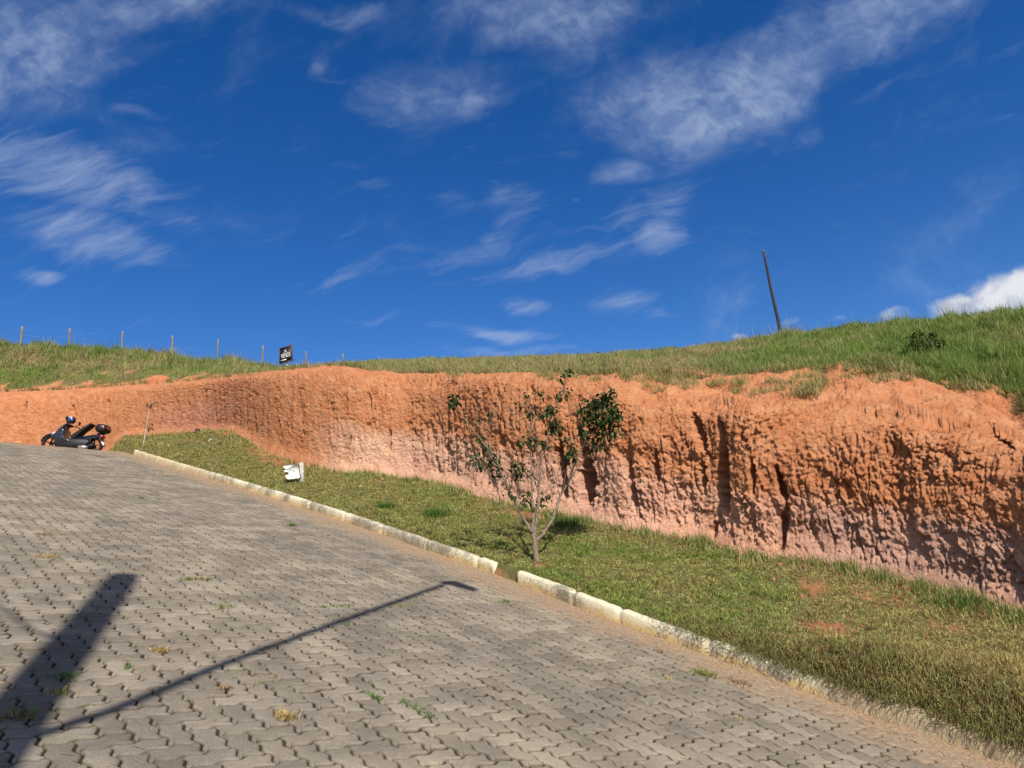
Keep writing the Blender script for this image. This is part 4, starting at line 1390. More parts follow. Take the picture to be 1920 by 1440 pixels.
# straw litter on the paving
n = 8000
s = r.uniform(s_near - 1, s_near + 22, n); t = -np.abs(r.exponential(1.0, n)) - 0.05
t = np.where(r.uniform(0, 1, n) < 0.35, r.uniform(-7, 0, n), t)
X = np.interp(s, su, kx) + np.interp(s, su, kn[:, 0]) * t; Y = np.interp(s, su, ky) + np.interp(s, su, kn[:, 1]) * t
cl = sst(fbm(X * 1.3, Y * 1.3, X * 0 + 131, 3), -0.05, 0.4)
k = r.uniform(0, 1, n) < 0.2 + 0.8 * cl
X, Y = X[k], Y[k]; n = len(X)
az = r.uniform(0, 6.3, n); L_ = r.uniform(0.015, 0.07, n); w_ = r.uniform(0.0012, 0.003, n)
Z0 = road_z(X, Y) + 0.004
d = np.c_[np.cos(az), np.sin(az), GX * np.cos(az) + GY * np.sin(az) + r.normal(0, 0.10, n)]
sd = np.c_[-np.sin(az), np.cos(az), -GX * np.sin(az) + GY * np.cos(az)]
P0 = np.c_[X, Y, Z0]
V = np.stack([P0 - sd * w_[:, None], P0 + sd * w_[:, None], P0 + d * L_[:, None] + sd * w_[:, None] + [0, 0, .002], P0 + d * L_[:, None] - sd * w_[:, None] + [0, 0, .002]], 1)
V = V.astype(float)
c = lerp(np.broadcast_to(STRAW, (n, 3)), np.broadcast_to(BROWN, (n, 3)), r.uniform(0, 1, n) * 0.8)
o = new_mesh('straw_litter', V.reshape(-1, 3), mats=[M_BLADE], loops=np.arange(n * 4), starts=np.arange(n) * 4, colors={'tint': np.repeat(c, 4, 0)})
tag(o, 'scattered dry straw bits lying on the grey paving blocks', 'straw', kind='stuff')

# =================================================================== OBJECTS
SHP = EM.reshape(-1, 3)
SPX, SPY = proj(SHP)


def on_hill(px_, py_):
    i = int(np.argmin((SPX - px_) ** 2 + (SPY - py_) ** 2))
    return SHP[i].copy()


def V3(a):
    return Vector([float(v) for v in a])


def lateral(P):
    d = np.array([P[0], P[1], 0.0]); d /= np.linalg.norm(d)
    return np.array([d[1], -d[0], 0.0]), d            # to the right, away


def leaf_mesh(centres, size, color_fn, r, droop=0.5):
    """folded pointed leaves: six vertices, four faces each"""
    n = len(centres)
    az = r.uniform(0, 2 * math.pi, n); el = r.normal(-droop, 0.45, n)
    d = np.c_[np.cos(az) * np.cos(el), np.sin(az) * np.cos(el), np.sin(el)]
    sd = np.c_[-np.sin(az), np.cos(az), np.zeros(n)]
    roll = r.normal(0, 0.5, n)
    nn = np.cross(d, sd)
    sd = sd * np.cos(roll)[:, None] + nn * np.sin(roll)[:, None]
    nn = np.cross(d, sd)
    L = size * r.uniform(0.65, 1.25, n)[:, None]; wd = L * 0.27
    a = centres; b1 = a + d * L * 0.35 + sd * wd + nn * wd * 0.25; b2 = a + d * L * 0.35 - sd * wd + nn * wd * 0.25
    c1 = a + d * L * 0.72 + sd * wd * 0.75 + nn * wd * 0.1 - np.array([0, 0, .1]) * L; c2 = a + d * L * 0.72 - sd * wd * 0.75 + nn * wd * 0.1 - np.array([0, 0, .1]) * L
    t = a + d * L - np.array([0, 0, .22]) * L
    m1 = a + d * L * 0.35; m2 = a + d * L * 0.72 - np.array([0, 0, .1]) * L
    V = np.stack([a, b1, m1, b2, c1, m2, c2, t], 1).reshape(-1, 3)
    F = np.array([0, 2, 1, 0, 3, 2, 4, 1, 2, 4, 2, 5, 2, 3, 6, 2, 6, 5, 4, 5, 7, 5, 6, 7])
    loops = (np.arange(n)[:, None] * 8 + F[None]).ravel()
    return V, loops, np.arange(n * 8) * 3, np.repeat(color_fn(n, r), 8, 0)


M_LEAF = blade_material('leaf', 0.22)
M_BARK = simple('bark', (0.19, 0.140, 0.100), 0.9, var=0.35, scale=40, bump=0.004)
M_WOOD = simple('weathered_wood', (0.19, 0.155, 0.11), 0.9, var=0.35, scale=25, bump=0.004)
M_DARKWOOD = simple('dark_wood', (0.034, 0.026, 0.020), 0.85, var=0.4, scale=18, bump=0.004)
M_CONC = simple('concrete', (0.38, 0.37, 0.34), 0.9, var=0.15, scale=20, bump=0.002)
M_WIRE = simple('wire_metal', (0.20, 0.19, 0.18), 0.5, 0.7)
M_BLACKP = simple('black_plastic', (0.007, 0.007, 0.008), 0.55, var=0.2)
M_PAINT = simple('dark_blue_paint', (0.005, 0.006, 0.012), 0.14, 0.0, 0.6, 1.0, var=0.1)
M_TYRE = simple('tyre_rubber', (0.018, 0.017, 0.016), 0.85)
M_SILV = simple('brushed_metal', (0.55, 0.55, 0.55), 0.32, 0.85)
M_RED = simple('red_lens', (0.28, 0.008, 0.014), 0.18, 0, 0.6, 0.6)
M_WHITE = simple('white_board', (0.82, 0.82, 0.80), 0.6, var=0.05)
M_GREYTXT = simple('faded_grey_paint', (0.42, 0.43, 0.44), 0.7)
M_SIGNBK = simple('black_board', (0.012, 0.013, 0.018), 0.45)
M_RUST = simple('brown_frame', (0.085, 0.055, 0.040), 0.8, var=0.3)
M_POSTL = simple('pale_post', (0.42, 0.40, 0.35), 0.9, var=0.3, scale=30, bump=0.003)
M_BLUE = simple('blue_decal', (0.02, 0.04, 0.20), 0.25, 0, 0.5, 0.8)
M_GLASSY = simple('smoked_visor', (0.02, 0.022, 0.026), 0.08, 0, 0.8, 1.0)
M_LAMPG = simple('lamp_glass', (0.55, 0.57, 0.60), 0.12, 0, 0.8, 0.8)
M_SEAT = simple('black_vinyl', (0.010, 0.010, 0.010), 0.7, var=0.2)

# ------------------------------------------------------------------ young tree on the verge
print('tree')
TB = hit(1006, 1052)
tr = empty('young_tree', TB, 'sparse young tree with forked pale stems and few dark leaves beside the kerb', 'tree')
R0 = float(np.hypot(TB[0], TB[1]))


def T3(pts, offs):
    """crop coordinates of the photograph -> world, at the tree's own depth"""
    pts = np.asarray(pts, float)
    X = 780 + pts[:, 0] / 3.428; Y = 660 + pts[:, 1] / 3.428
    r_ = ray(X, Y)
    o_ = np.interp(np.linspace(0, 1, len(pts)), np.linspace(0, 1, len(offs)), offs)
    return r_ * (R0 + o_)[:, None] - TB


def smooth_path(P, n=5):
    return catmull(P, n)


def stem(name, pts, offs, r0, r1):
    P = smooth_path(T3(pts, offs))
    b = MB()
    rad = r0 + (r1 - r0) * np.linspace(0, 1, len(P)) ** 0.8
    P = P + 0.004 * np.random.default_rng(len(P)).normal(size=P.shape) * (np.linspace(0, 1, len(P)) > 0.05)[:, None]
    b.tube(P, rad, 8)
    return b.build(name, M_BARK, tr)


b = MB()
P = smooth_path(T3([(778, 1365), (775, 1330), (766, 1270), (762, 1210), (742, 1155)], [0, 0, 0, 0]))
b.tube(P, np.linspace(0.040, 0.026, len(P)), 10)
b.build('trunk', M_BARK, tr)
stem('branch', [(762, 1215), (790, 1198), (860, 1110), (905, 1000), (925, 930), (980, 830), (1020, 720), (1070, 620), (1110, 550), (1160, 450), (1215, 330)], [0, 0.2, 0.22], 0.024, 0.005)
stem('branch', [(748, 1165), (735, 1145), (690, 1070), (640, 970), (590, 870), (540, 760), (490, 660), (440, 600), (400, 540), (340, 470), (270, 370), (235, 320)], [0, -0.15, -0.28], 0.024, 0.004)
stem('branch', [(750, 1170), (752, 1080), (750, 1000), (745, 850), (740, 700), (735, 560), (742, 450), (735, 330), (720, 270)], [0, 0.05, -0.1], 0.020, 0.004)
stem('branch', [(760, 1190), (768, 1120), (780, 1040), (785, 920), (800, 780), (805, 640), (840, 560), (860, 450), (910, 320), (950, 220), (972, 105)], [0, 0.12, 0.2], 0.020, 0.0035)
tw = MB()
TW = [([(490, 660), (430, 570), (405, 450), (395, 400)], [-.15, -.2]), ([(735, 600), (700, 620), (620, 490), (520, 390), (470, 300)], [0, .2]), ([(740, 500), (680, 400), (620, 270), (600, 260)], [0, -.15]),
      ([(540, 790), (520, 840), (450, 770), (410, 730), (385, 690)], [-.1, -.3]), ([(765, 990), (830, 900), (910, 800), (1000, 730), (1080, 680)], [.05, .1]), ([(745, 980), (700, 940), (670, 925)], [0, -.1]),
      ([(925, 930), (900, 820), (880, 740), (860, 735)], [.15, 0]), ([(940, 890), (910, 780), (950, 720), (980, 670)], [.15, .05]), ([(1020, 720), (1030, 600), (1000, 560), (955, 560)], [.2, .3]),
      ([(740, 700), (700, 640), (670, 590)], [0, .1]), ([(745, 850), (700, 800), (655, 760)], [0, -.2]), ([(640, 970), (600, 930), (585, 910)], [-.1, -.2]), ([(740, 520), (760, 450), (785, 400), (800, 270)], [0, .1]),
      ([(742, 430), (720, 380), (690, 340), (640, 320)], [0, -.1]), ([(860, 470), (890, 420), (885, 380)], [.15, .05]), ([(860, 470), (885, 490)], [.15, .2]), ([(820, 600), (830, 590)], [.1, .1]), ([(785, 920), (820, 950), (860, 910), (880, 905)], [.1, .2]),
      ([(590, 870), (520, 700), (440, 620), (350, 560)], [-.1, .1]), ([(490, 660), (470, 560), (480, 400), (485, 380)], [-.2, -.1]), ([(600, 1050), (540, 960), (500, 920)], [-.1, -.2]), ([(690, 1070), (620, 1040), (560, 1000), (490, 950)], [-.1, -.3]),
      ([(1110, 550), (1060, 470), (1040, 370)], [.2, .1]), ([(1120, 560), (1220, 520), (1290, 500)], [.2, .35]), ([(1090, 600), (1160, 610), (1250, 590)], [.2, .3]), ([(910, 320), (960, 250)], [.2, .25]), ([(800, 700), (770, 600), (790, 500)], [.1, 0]),
      ([(745, 780), (780, 700), (830, 600)], [0, .1]), ([(735, 600), (690, 500), (640, 420), (560, 330)], [0, -.2]), ([(970, 850), (1080, 690), (1100, 640)], [.2, .1])]
for pts, offs in TW:
    P = smooth_path(T3(pts, offs), 3)
    tw.tube(P, np.linspace(0.0055, 0.0022, len(P)), 5)
rt = np.random.default_rng(77)
for _ in range(70):
    pts, offs = TW[rt.integers(0, len(TW))] if rt.uniform() < 0.5 else ([[(925, 930), (980, 830), (1070, 620), (1110, 550)], [(640, 970), (540, 760), (440, 600), (340, 470)], [(750, 1000), (740, 700), (742, 450)], [(785, 920), (805, 640), (860, 450), (950, 220)]][rt.integers(0, 4)], [0.05, 0.1])
    P = T3(pts, offs)
    k_ = rt.integers(0, len(P) - 1); u_ = rt.uniform()
    a_ = P[k_] * (1 - u_) + P[k_ + 1] * u_
    d_ = P[k_ + 1] - P[k_]; d_ = d_ / (np.linalg.norm(d_) + 1e-6) + rt.normal(0, 0.55, 3) + [0, 0, 0.45]
    d_ /= np.linalg.norm(d_); Lt = rt.uniform(0.08, 0.32)
    tw.tube(np.array([a_, a_ + d_ * Lt * 0.5 + rt.normal(0, 0.012, 3), a_ + d_ * Lt + [0, 0, 0.03]]), [0.0038, 0.0030, 0.0018], 4)
tw.build('twigs', M_BARK, tr)
LC = [(1230, 285, 62, 40, .2), (1160, 330, 70, 48, .2), (1270, 390, 62, 44, .25), (1120, 420, 70, 54, .15), (1215, 460, 75, 58, .25), (1100, 525, 60, 36, .2), (1175, 570, 70, 40, .25), (1265, 520, 48, 20, .3), (1060, 370, 32, 12, .1), (1140, 635, 38, 10, .2),
      (1190, 400, 90, 60, .1), (990, 665, 52, 44, .05), (958, 575, 32, 8, .1), (236, 312, 42, 34, -.28), (655, 762, 60, 46, -.15), (400, 692, 55, 30, -.28), (480, 690, 40, 12, -.2), (690, 930, 40, 16, -.1), (830, 950, 45, 18, .15), (760, 975, 30, 7, 0),
      (590, 912, 32, 9, -.15), (730, 552, 45, 18, 0), (822, 592, 38, 16, .1), (672, 580, 30, 12, .1), (880, 490, 52, 30, .15), (880, 390, 55, 28, .05), (782, 402, 40, 16, .1), (720, 382, 28, 9, -.05), (925, 290, 42, 14, .2), (960, 245, 30, 8, .25), (950, 170, 30, 8, .2), (970, 118, 30, 9, .2),
      (485, 398, 22, 12, -.1), (395, 452, 24, 7, -.2), (520, 735, 40, 10, -.2), (322, 575, 14, 3, -.2), (612, 402, 12, 4, -.15), (710, 268, 14, 4, -.1), (800, 270, 16, 5, .1), (450, 620, 28, 9, -.15), (405, 560, 26, 6, -.2), (690, 340, 26, 6, -.1), (545, 680, 28, 6, -.1), (572, 800, 20, 4, -.1), (1010, 620, 40, 18, .1), (850, 350, 30, 8, .1), (750, 580, 30, 6, 0), (505, 790, 24, 4, -.1)]
r = np.random.default_rng(71)
LP = []
for (cx, cy, rr2, cnt, off) in LC:
    c0 = T3([(cx, cy)], [off])[0]
    rm = rr2 / 3.428 * R0 / FPX
    q_l = r.normal(0, 0.48, (int(cnt * (1.35 if cx > 1030 else 0.9)), 3)); q_l /= np.maximum(1, np.linalg.norm(q_l, axis=1) / 1.05)[:, None]
    LP.append(c0 + q_l * rm)
LP = np.vstack(LP)


def leafcol(n, r):
    a = np.array([0.022, 0.042, 0.012]); b_ = np.array([0.050, 0.085, 0.020]); c = np.array([0.12, 0.17, 0.04])
    o = lerp(np.broadcast_to(a, (n, 3)), np.broadcast_to(b_, (n, 3)), r.uniform(0, 1, n))
    return lerp(o, np.broadcast_to(c, (n, 3)), (r.uniform(0, 1, n) < 0.07) * 0.7)


LP = np.vstack([LP, LP + r.normal(0, 0.022, LP.shape)])[r.permutation(2 * len(LP))[:int(1.7 * len(LP))]]
V, L, S, C_ = leaf_mesh(LP, 0.062, leafcol, r, 0.45)
new_mesh('crown', V, mats=[M_LEAF], loops=L, starts=S, parent=tr, colors={'tint': C_})

# bare sapling by the far end of the verge
sp = safe_hit(268, 836, 20.5)
print('sapling', proj(sp))
sap = empty('sapling', sp, 'thin whitish sapling nearly bare of leaves near the far end of the kerb', 'sapling')
Rs = float(np.hypot(sp[0], sp[1]))
P = np.array([ray(a, c) * Rs for a, c in ((268, 836), (272, 817), (275, 798), (278, 776), (283, 757), (289, 753))]) - sp
b = MB(); b.tube(smooth_path(P, 4), np.linspace(0.014, 0.005, 21), 6)
b.build('stem', M_POSTL, sap)
LPs = []
for (a, c, n_) in ((279, 759, 8), (283, 765, 4), (292, 756, 4), (281, 800, 6), (276, 802, 3), (286, 798, 3)):
    LPs.append(ray(a, c) * Rs - sp + r.normal(0, 0.035, (n_, 3)))
V, L, S, C_ = leaf_mesh(np.vstack(LPs), 0.085, lambda n, r: np.tile([0.12, 0.07, 0.03], (n, 1)) * r.uniform(0.6, 1.2, (n, 1)), r)
new_mesh('leaves', V, mats=[M_LEAF], loops=L, starts=S, parent=sap, colors={'tint': C_})

# ------------------------------------------------------------------ plants
def plant(name, P, label, cat, n, h, w, spread, cols, lean=0.5, group=None, seed=0, along=None, leaves=0):
    r = np.random.default_rng(900 + seed)
    o = empty(name, P, label, cat, group) if leaves else None
    off = r.normal(0, spread, (n, 2))
    if along is not None:
        k_ = r.uniform(-1, 1, n)[:, None]
        off = off * 0.25 + k_ * np.asarray(along)[None]
    gz = np.array([G(np.array(P[0] + a), np.array(P[1] + b_)) - P[2] for a, b_ in off]) if name != 'shrub' else np.zeros(n)
    if abs(float(G(np.array(P[0]), np.array(P[1]))) - P[2]) > 0.3:
        gz = np.zeros(n)
    D_ = np.hypot(off[:, None, 0] - off[None, :, 0], off[:, None, 1] - off[None, :, 1]) < max(0.016, 0.40 * h)
    seen = np.zeros(n, bool); best = seen
    for st in np.argsort(-D_.sum(1))[:40]:
        if best[st]:
            continue
        c_ = np.zeros(n, bool); c_[st] = True
        while True:
            nx = D_[c_].any(0)
            if nx.sum() == c_.sum():
                break
            c_ = nx
        if c_.sum() > best.sum():
            best = c_
    off = off[best]; gz = gz[best]; n = len(off)
    pos = np.c_[off, gz - 0.004]
    t_ = r.uniform(0, 1, n)
    cols = np.asarray(cols, float)
    c = cols[r.integers(0, len(cols), n)] * r.uniform(0.75, 1.2, (n, 1))
    az = np.arctan2(off[:, 1], off[:, 0]) + r.normal(0, 0.8, n)
    V, L, S, C_ = blades(pos, h * r.uniform(0.5, 1.15, n), np.full(n, w), np.abs(r.normal(lean, 0.35, n)), az, c, rng=r)
    if leaves:
        new_mesh('stems', V, mats=[M_BLADE], loops=L, starts=S, parent=o, colors={'tint': C_})
        q_ = r.normal(0, 1, (leaves, 3)); q_ /= np.linalg.norm(q_, axis=1)[:, None]
        q_ = q_ * r.uniform(0.3, 1, (leaves, 1)) ** 0.4 * np.array([spread * 2.0, spread * 2.0, h * 0.5]) + [0, 0, h * 0.55]
        V, L, S, C_ = leaf_mesh(q_, 0.055, lambda n, r: cols[r.integers(0, len(cols), n)] * r.uniform(0.6, 1.1, (n, 1)), r, 0.1)
        new_mesh('leaves', V, mats=[M_LEAF], loops=L, starts=S, parent=o, colors={'tint': C_})
        return o
    o = new_mesh(name, V, mats=[M_BLADE], loops=L, starts=S, colors={'tint': C_})
    o.location = V3(P)
    return tag(o, label, cat, group)


def road_pt(px_, py_):
    p = ray(px_, py_); k = C0 / (p[2] - GX * p[0] - GY * p[1]); p = p * k
    p[2] = road_z(p[0], p[1])
    return p


e2h = E2[:2] / np.linalg.norm(E2[:2]); e1h = E1[:2] / np.linalg.norm(E1[:2])
DRY = [STRAW, STRAW * 1.2, STRAW * [1.1, 0.85, 0.6]]
GRN = [np.array([0.09, 0.19, 0.035]), np.array([0.13, 0.23, 0.05])]
MIXD = [STRAW * 0.9, GREEN, OLIVE]
RDB = [BROWN * 1.5, STRAW * [0.9, 0.6, 0.5], BROWN]
GD = 'dry weeds on the paving'; GG = 'green weeds sprouting in the paving joints'
WE = [
    (535, 1346, 'dry_weed', 'bright golden dry tuft lying alone on the nearest paving blocks', 60, .055, .005, .020, DRY, 1.0, GD, None),
    (300, 1222, 'dry_weed', 'pale straw root clump with a long thin tail, between the two pole shadows', 46, .05, .005, .016, DRY, 1.1, GD, None),
    (425, 1292, 'dry_weed', 'small pinkish dry wisp just under the thin lamp shadow', 26, .035, .0035, .020, RDB, 1.1, GD, None),
    (84, 1046, 'dry_weed', 'wide faded straw patch on the paving at the left edge', 70, .05, .004, .05, DRY, 1.1, GD, None),
    (425, 1140, 'dry_weed', 'thin yellowish dry wisp standing on the paving between both shadows', 30, .06, .003, .03, MIXD, .8, GD, None),
    (1253, 1272, 'dry_weed', 'tiny whitish dried flower stub left of the olive clump by the kerb', 14, .035, .004, .010, [STRAW * 1.4], .8, GD, None),
    (1235, 1222, 'dry_weed', 'small curled brown dry sprig near the kerb, right of the paving centre', 24, .04, .003, .022, RDB, .9, GD, None),
    (1385, 1348, 'dry_weed', 'thin tan wisp flat on the sandy blocks at the lower right', 20, .03, .003, .02, DRY, 1.2, GD, None),
    (90, 1003, 'dry_weed', 'brownish dry scatter high on the paving at the left edge', 50, .045, .004, .06, RDB, 1.1, GD, None),
    (1320, 1264, 'weed_mat', 'olive and straw weed mat lying on the paving near the kerb', 150, .045, .004, .045, MIXD, 1.0, None, None),
    (1385, 1280, 'weed_mat', 'reddish brown withered weed mat touching the olive one by the kerb', 90, .035, .004, .045, RDB, 1.1, None, None),
    (548, 986, 'green_weed', 'bushy green weed on the blocks nearest the yellowish kerb stones', 46, .05, .006, .028, GRN, .7, GG, None),
    (617, 1004, 'green_weed', 'tiny green sprout just right of the bushy weed by the kerb', 14, .03, .005, .018, GRN, .8, GG, None),
    (455, 1036, 'green_weed', 'small green sprout with orange litter in mid paving', 20, .03, .005, .022, GRN, .9, GG, None),
    (258, 933, 'green_weed', 'flat dark green sprig far up the paving toward the scooter', 50, .035, .007, .07, GRN, .9, GG, None),
    (297, 937, 'green_weed', 'narrow dark sprig to the right of the far flat one', 24, .025, .006, .05, GRN, .9, GG, None),
    (704, 1308, 'green_weed', 'short bright green tuft in a joint beside the long green strip', 40, .028, .004, .05, GRN, .9, GG, e2h * 0.07),
    (786, 1331, 'green_weed', 'long diagonal strip of green weed filling a joint, lower centre', 90, .030, .004, .06, GRN, .9, GG, e2h * 0.13),
    (620, 1138, 'green_weed', 'wide low green runner touching the thin lamp shadow from above', 90, .030, .005, .06, GRN + [STRAW], .9, GG, e1h * 0.20),
    (735, 1137, 'green_weed', 'mixed green and straw runner just below the thin lamp shadow', 80, .030, .004, .06, MIXD, 1.0, GG, e1h * 0.20),
    (648, 1172, 'green_weed', 'small round green sprout under the thin lamp shadow', 16, .028, .004, .016, GRN, .8, GG, None),
    (118, 1272, 'green_weed', 'dark green blades in a joint inside the wide pole shadow', 34, .05, .004, .035, GRN, .9, GG, None),
    (112, 1300, 'green_weed', 'yellowish green tuft at the right rim of the wide pole shadow', 34, .05, .004, .022, MIXD, .7, GG, None),
    (30, 1345, 'green_weed', 'withered weeds deep in the dark shadow at the lower left corner', 60, .05, .004, .05, RDB + GRN, .8, GG, None),
    (238, 1254, 'green_weed', 'small lone green sprig between straw bits, left paving', 12, .035, .004, .014, GRN, .6, GG, None),
    (150, 1085 - 20, 'green_weed', 'low greenish straw fuzz just above the wide shadow tip', 30, .03, .004, .05, MIXD, .9, GG, None),
    (370, 1087, 'green_weed', 'upright wisp with green runners right of the wide shadow tip', 50, .045, .004, .05, MIXD, .9, GG, e1h * 0.12),
    (950, 1128, 'green_weed', 'small dark green sprig close to the kerb gap', 24, .03, .005, .02, GRN, .8, GG, None),
]
for i, (px_, py_, nm, lab, n_, h_, w_, sp_, cl_, ln_, gp_, al_) in enumerate(WE):
    plant(nm, road_pt(px_, py_), lab, 'weed', int(n_ * 2.4), h_, w_ * 1.25, sp_, cl_, ln_, gp_, i, al_)
for i, (px_, py_, lab, n_, h_, sp_) in enumerate([
    (722, 952, 'dark green grass tuft on the lawn, left of the wider dark tuft', 220, .12, .075),
    (818, 967, 'wide dark green grass tuft on the lawn, left of the young tree', 400, .12, .12),
    (768, 903, 'lush grass tuft growing against the foot of the cut', 130, .12, .10),
    (1062, 985, 'bushy dark grass clump behind the young tree at the foot of the gully', 300, .17, .12),
    (1660, 1078, 'bright green weed clump at the purple foot of the cut', 160, .14, .10),
    (1800, 1140, 'tall green grass clump under the purple earth at the right edge', 260, .16, .16)]):
    p = hit(px_, py_)
    plant('grass_tuft', p, lab, 'grass tuft', n_, h_, .007, sp_, [np.array([0.045, 0.105, 0.014]), np.array([0.070, 0.140, 0.020])], .5, 'grass tufts on the verge', 50 + i)
plant('shrub', on_hill(1738, 672), 'dark leafy shrub in the long grass on the right hillside', 'shrub', 60, .42, .01, .13, [LUSH * 0.5, GREEN * 0.6], .4, None, 60, None, 420)
plant('shrub', on_hill(1120, 668), 'tiny dark leafy plant poking above the middle of the ridge', 'shrub', 12, .12, .008, .06, [LUSH * 0.5, GREEN * 0.5], .4, None, 61, None, 40)

# ------------------------------------------------------------------ earth mound on the shelf above the cut
mp = on_hill(300, 714)
th = np.linspace(0, math.pi * 0.5, 14); ph = np.linspace(0, 2 * math.pi, 29)[:-1]
T_, Ph = np.meshgrid(th, ph, indexing='ij')
rad = 1 + 0.16 * fbm(np.cos(Ph) * np.sin(T_) * 2, np.sin(Ph) * np.sin(T_) * 2, np.cos(T_) * 2, 3)
sc = np.hypot(mp[0], mp[1]) / FPX
MX = 21 * sc * rad * np.sin(T_) * np.cos(Ph); MY = 16 * sc * rad * np.sin(T_) * np.sin(Ph); MZ = 15 * sc * rad * np.cos(T_) ** 0.8 - 0.12 - 0.5 * (T_ > 1.5)
fc = [(i * 28 + k, i * 28 + (k + 1) % 28, (i + 1) * 28 + (k + 1) % 28, (i + 1) * 28 + k) for i in range(13) for k in range(28)]
vm = np.stack([MX, MY, MZ], -1).reshape(-1, 3)
o = new_mesh('earth_mound', vm, fc, [M_SOIL], None, True, colors={'soil': np.tile([0.55, 0.21, 0.10], (len(vm), 1))})
o.location = V3(mp)
tag(o, 'rounded bare orange mound of earth on the shelf above the cut', 'earth mound')

# ------------------------------------------------------------------ barbed wire fence along the ridge
FB = on_hill(320, 668)
fe = empty('wire_fence', FB, 'barbed wire fence of weathered wooden posts along the left ridge', 'fence')
posts = [(42, 610, 37.2, 5.6), (131, 613.5, 37.0, 4.6), (230, 619.5, 36.6, 4.6), (323.5, 627, 37.2, 4.8), (409, 634, 34.5, 4.2), (493.5, 646, 33.7, 4.6), (573, 657, 33.0, 4.2), (643, 661, 32.6, 4.4), (711, 667, 31.5, 3.4), (-48, 607, 37.0, 4.8)]
tops = []
for i, (px_, py_, Rg, wpx) in enumerate(posts):
    t = ray(px_, py_ + 2.0) * Rg
    tops.append(t)
    b = MB()
    lr = np.random.default_rng(i).normal(0, 0.03, 2)
    pts = np.array([t + [lr[0] * k, lr[1] * k, -k * 1.0] for k in (0.0, 0.25, 0.6, 1.0, 1.5)]) - FB
    b.tube(pts, np.array([0.96, 1, 1.04, 1.0, 1.05]) * wpx / 2 * Rg / FPX * 0.64, 7)
    b.build('post', M_WOOD, fe, smooth=False)
tops = np.array(sorted(tops, key=lambda t: math.atan2(t[0], t[1])))
for k in (0.12, 0.42, 0.72):
    b = MB()
    for a, c in zip(tops[:-1], tops[1:]):
        pts = np.array([a + (c - a) * u + [0, 0, -k - 0.06 * math.sin(math.pi * u)] for u in np.linspace(0, 1, 7)]) - FB
        b.tube(pts, 0.0035, 4, cap=False)
    b.build('wire', M_WIRE, fe)

# ------------------------------------------------------------------ lone dark pole on the right ridge
pb_ = on_hill(1463, 618)
R_ = float(np.hypot(pb_[0], pb_[1]))
hs = np.linspace(0.5, 5, 400)
pyy = np.array([proj(pb_ + [0, 0, h])[1] for h in hs])
hp = hs[int(np.argmin(np.abs(pyy - 470)))]
xt = proj(pb_ + [0, 0, hp])[0]
dx = (1431 - xt) / FPX * R_
lat, dep = lateral(pb_)
print('pole', hp, xt)
po = empty('lone_pole', pb_, 'slim dark bare wooden pole standing alone against the sky on the right ridge', 'pole')
b = MB()
u = np.linspace(-0.12, 1, 12)
pts = np.array([lat * dx * k + [0, 0, hp * k] + lat * 0.006 * math.sin(k * 9) for k in u])
b.tube(pts, np.linspace(0.046, 0.029, 12) * R_ / 19, 10)
b.build('shaft', M_DARKWOOD, po)
b = MB(); b.tube(np.array([pts[-1] - [0, 0, 0.02], pts[-1] + [0, 0, 0.012]]), [0.034 * R_ / 19, 0.030 * R_ / 19], 10)
b.build('cap', M_WOOD, po)


# ------------------------------------------------------------------ lettering
def letters(txt, size, depth=0.004, bold=0.0):
    c = bpy.data.curves.new('lettering', 'FONT')
    c.body = txt; c.size = size; c.extrude = depth / 2; c.offset = bold
    c.align_x = 'CENTER'; c.align_y = 'CENTER'
    o = bpy.data.objects.new('lettering', c)
    COL.objects.link(o)
    bpy.context.view_layer.update()
    me = bpy.data.meshes.new_from_object(o.evaluated_get(bpy.context.evaluated_depsgraph_get()))
    bpy.data.objects.remove(o)
    bpy.data.curves.remove(c)
    return me


def put_mesh(name, me, m, parent, M4):
    me.materials.clear(); me.materials.append(m)
    o = bpy.data.objects.new(name, me); COL.objects.link(o)
    o.parent = parent; o.matrix_local = M4
    return o


# ------------------------------------------------------------------ sale board on the ridge
RS = 31.0
BL = ray(525.4, 681.3) * RS; BR_ = ray(543.8, 672.0)
lat, dep = lateral(BL)
phi = math.radians(47)
dvec = lat * math.cos(phi) - dep * math.sin(phi)
Wd, Hd = 0.66, 0.66
nrm_ = np.cross(dvec, [0, 0, 1.0]); nrm_ /= np.linalg.norm(nrm_)      # faces the road
if nrm_ @ dep > 0:
    nrm_ = -nrm_
ctr = BL + dvec * Wd / 2
gb = on_hill(540, 694)
root = np.array([ctr[0], ctr[1], ctr[2] - 0.45])
sg_ = empty('sale_sign', root, 'black sale board with white lettering on a post at the edge of the ridge', 'sign')
Rb = np.c_[dvec, -nrm_, [0, 0, 1.0]]       # local x along board, y away from viewer, z up
c0 = ctr - root


def lb(x, y, z):
    return c0 + Rb @ np.array([x, y, z])


b = MB(); b.box(lb(0, 0, Hd / 2), (Wd / 2, 0.008, Hd / 2), Rb); b.build('panel', M_SIGNBK, sg_, False)
fr = MB()
fr.box(lb(0, -0.004, Hd + 0.012), (Wd / 2 + 0.03, 0.022, 0.018), Rb); fr.box(lb(0.10, -0.004, -0.012), (Wd / 2 + 0.10, 0.022, 0.018), Rb)
fr.box(lb(-Wd / 2 - 0.012, -0.004, Hd / 2), (0.014, 0.022, Hd / 2), Rb); fr.box(lb(Wd / 2 + 0.025, -0.004, Hd / 2 + 0.03), (0.036, 0.03, Hd / 2 + 0.04), Rb)
fr.build('frame', M_RUST, sg_, False)
b = MB(); b.tube(np.array([lb(0.05, 0.05, Hd * 0.6), lb(0.05, 0.05, -0.02), lb(0.07, 0.05, -0.9)]), 0.042, 8); b.build('post', M_POSTL, sg_)


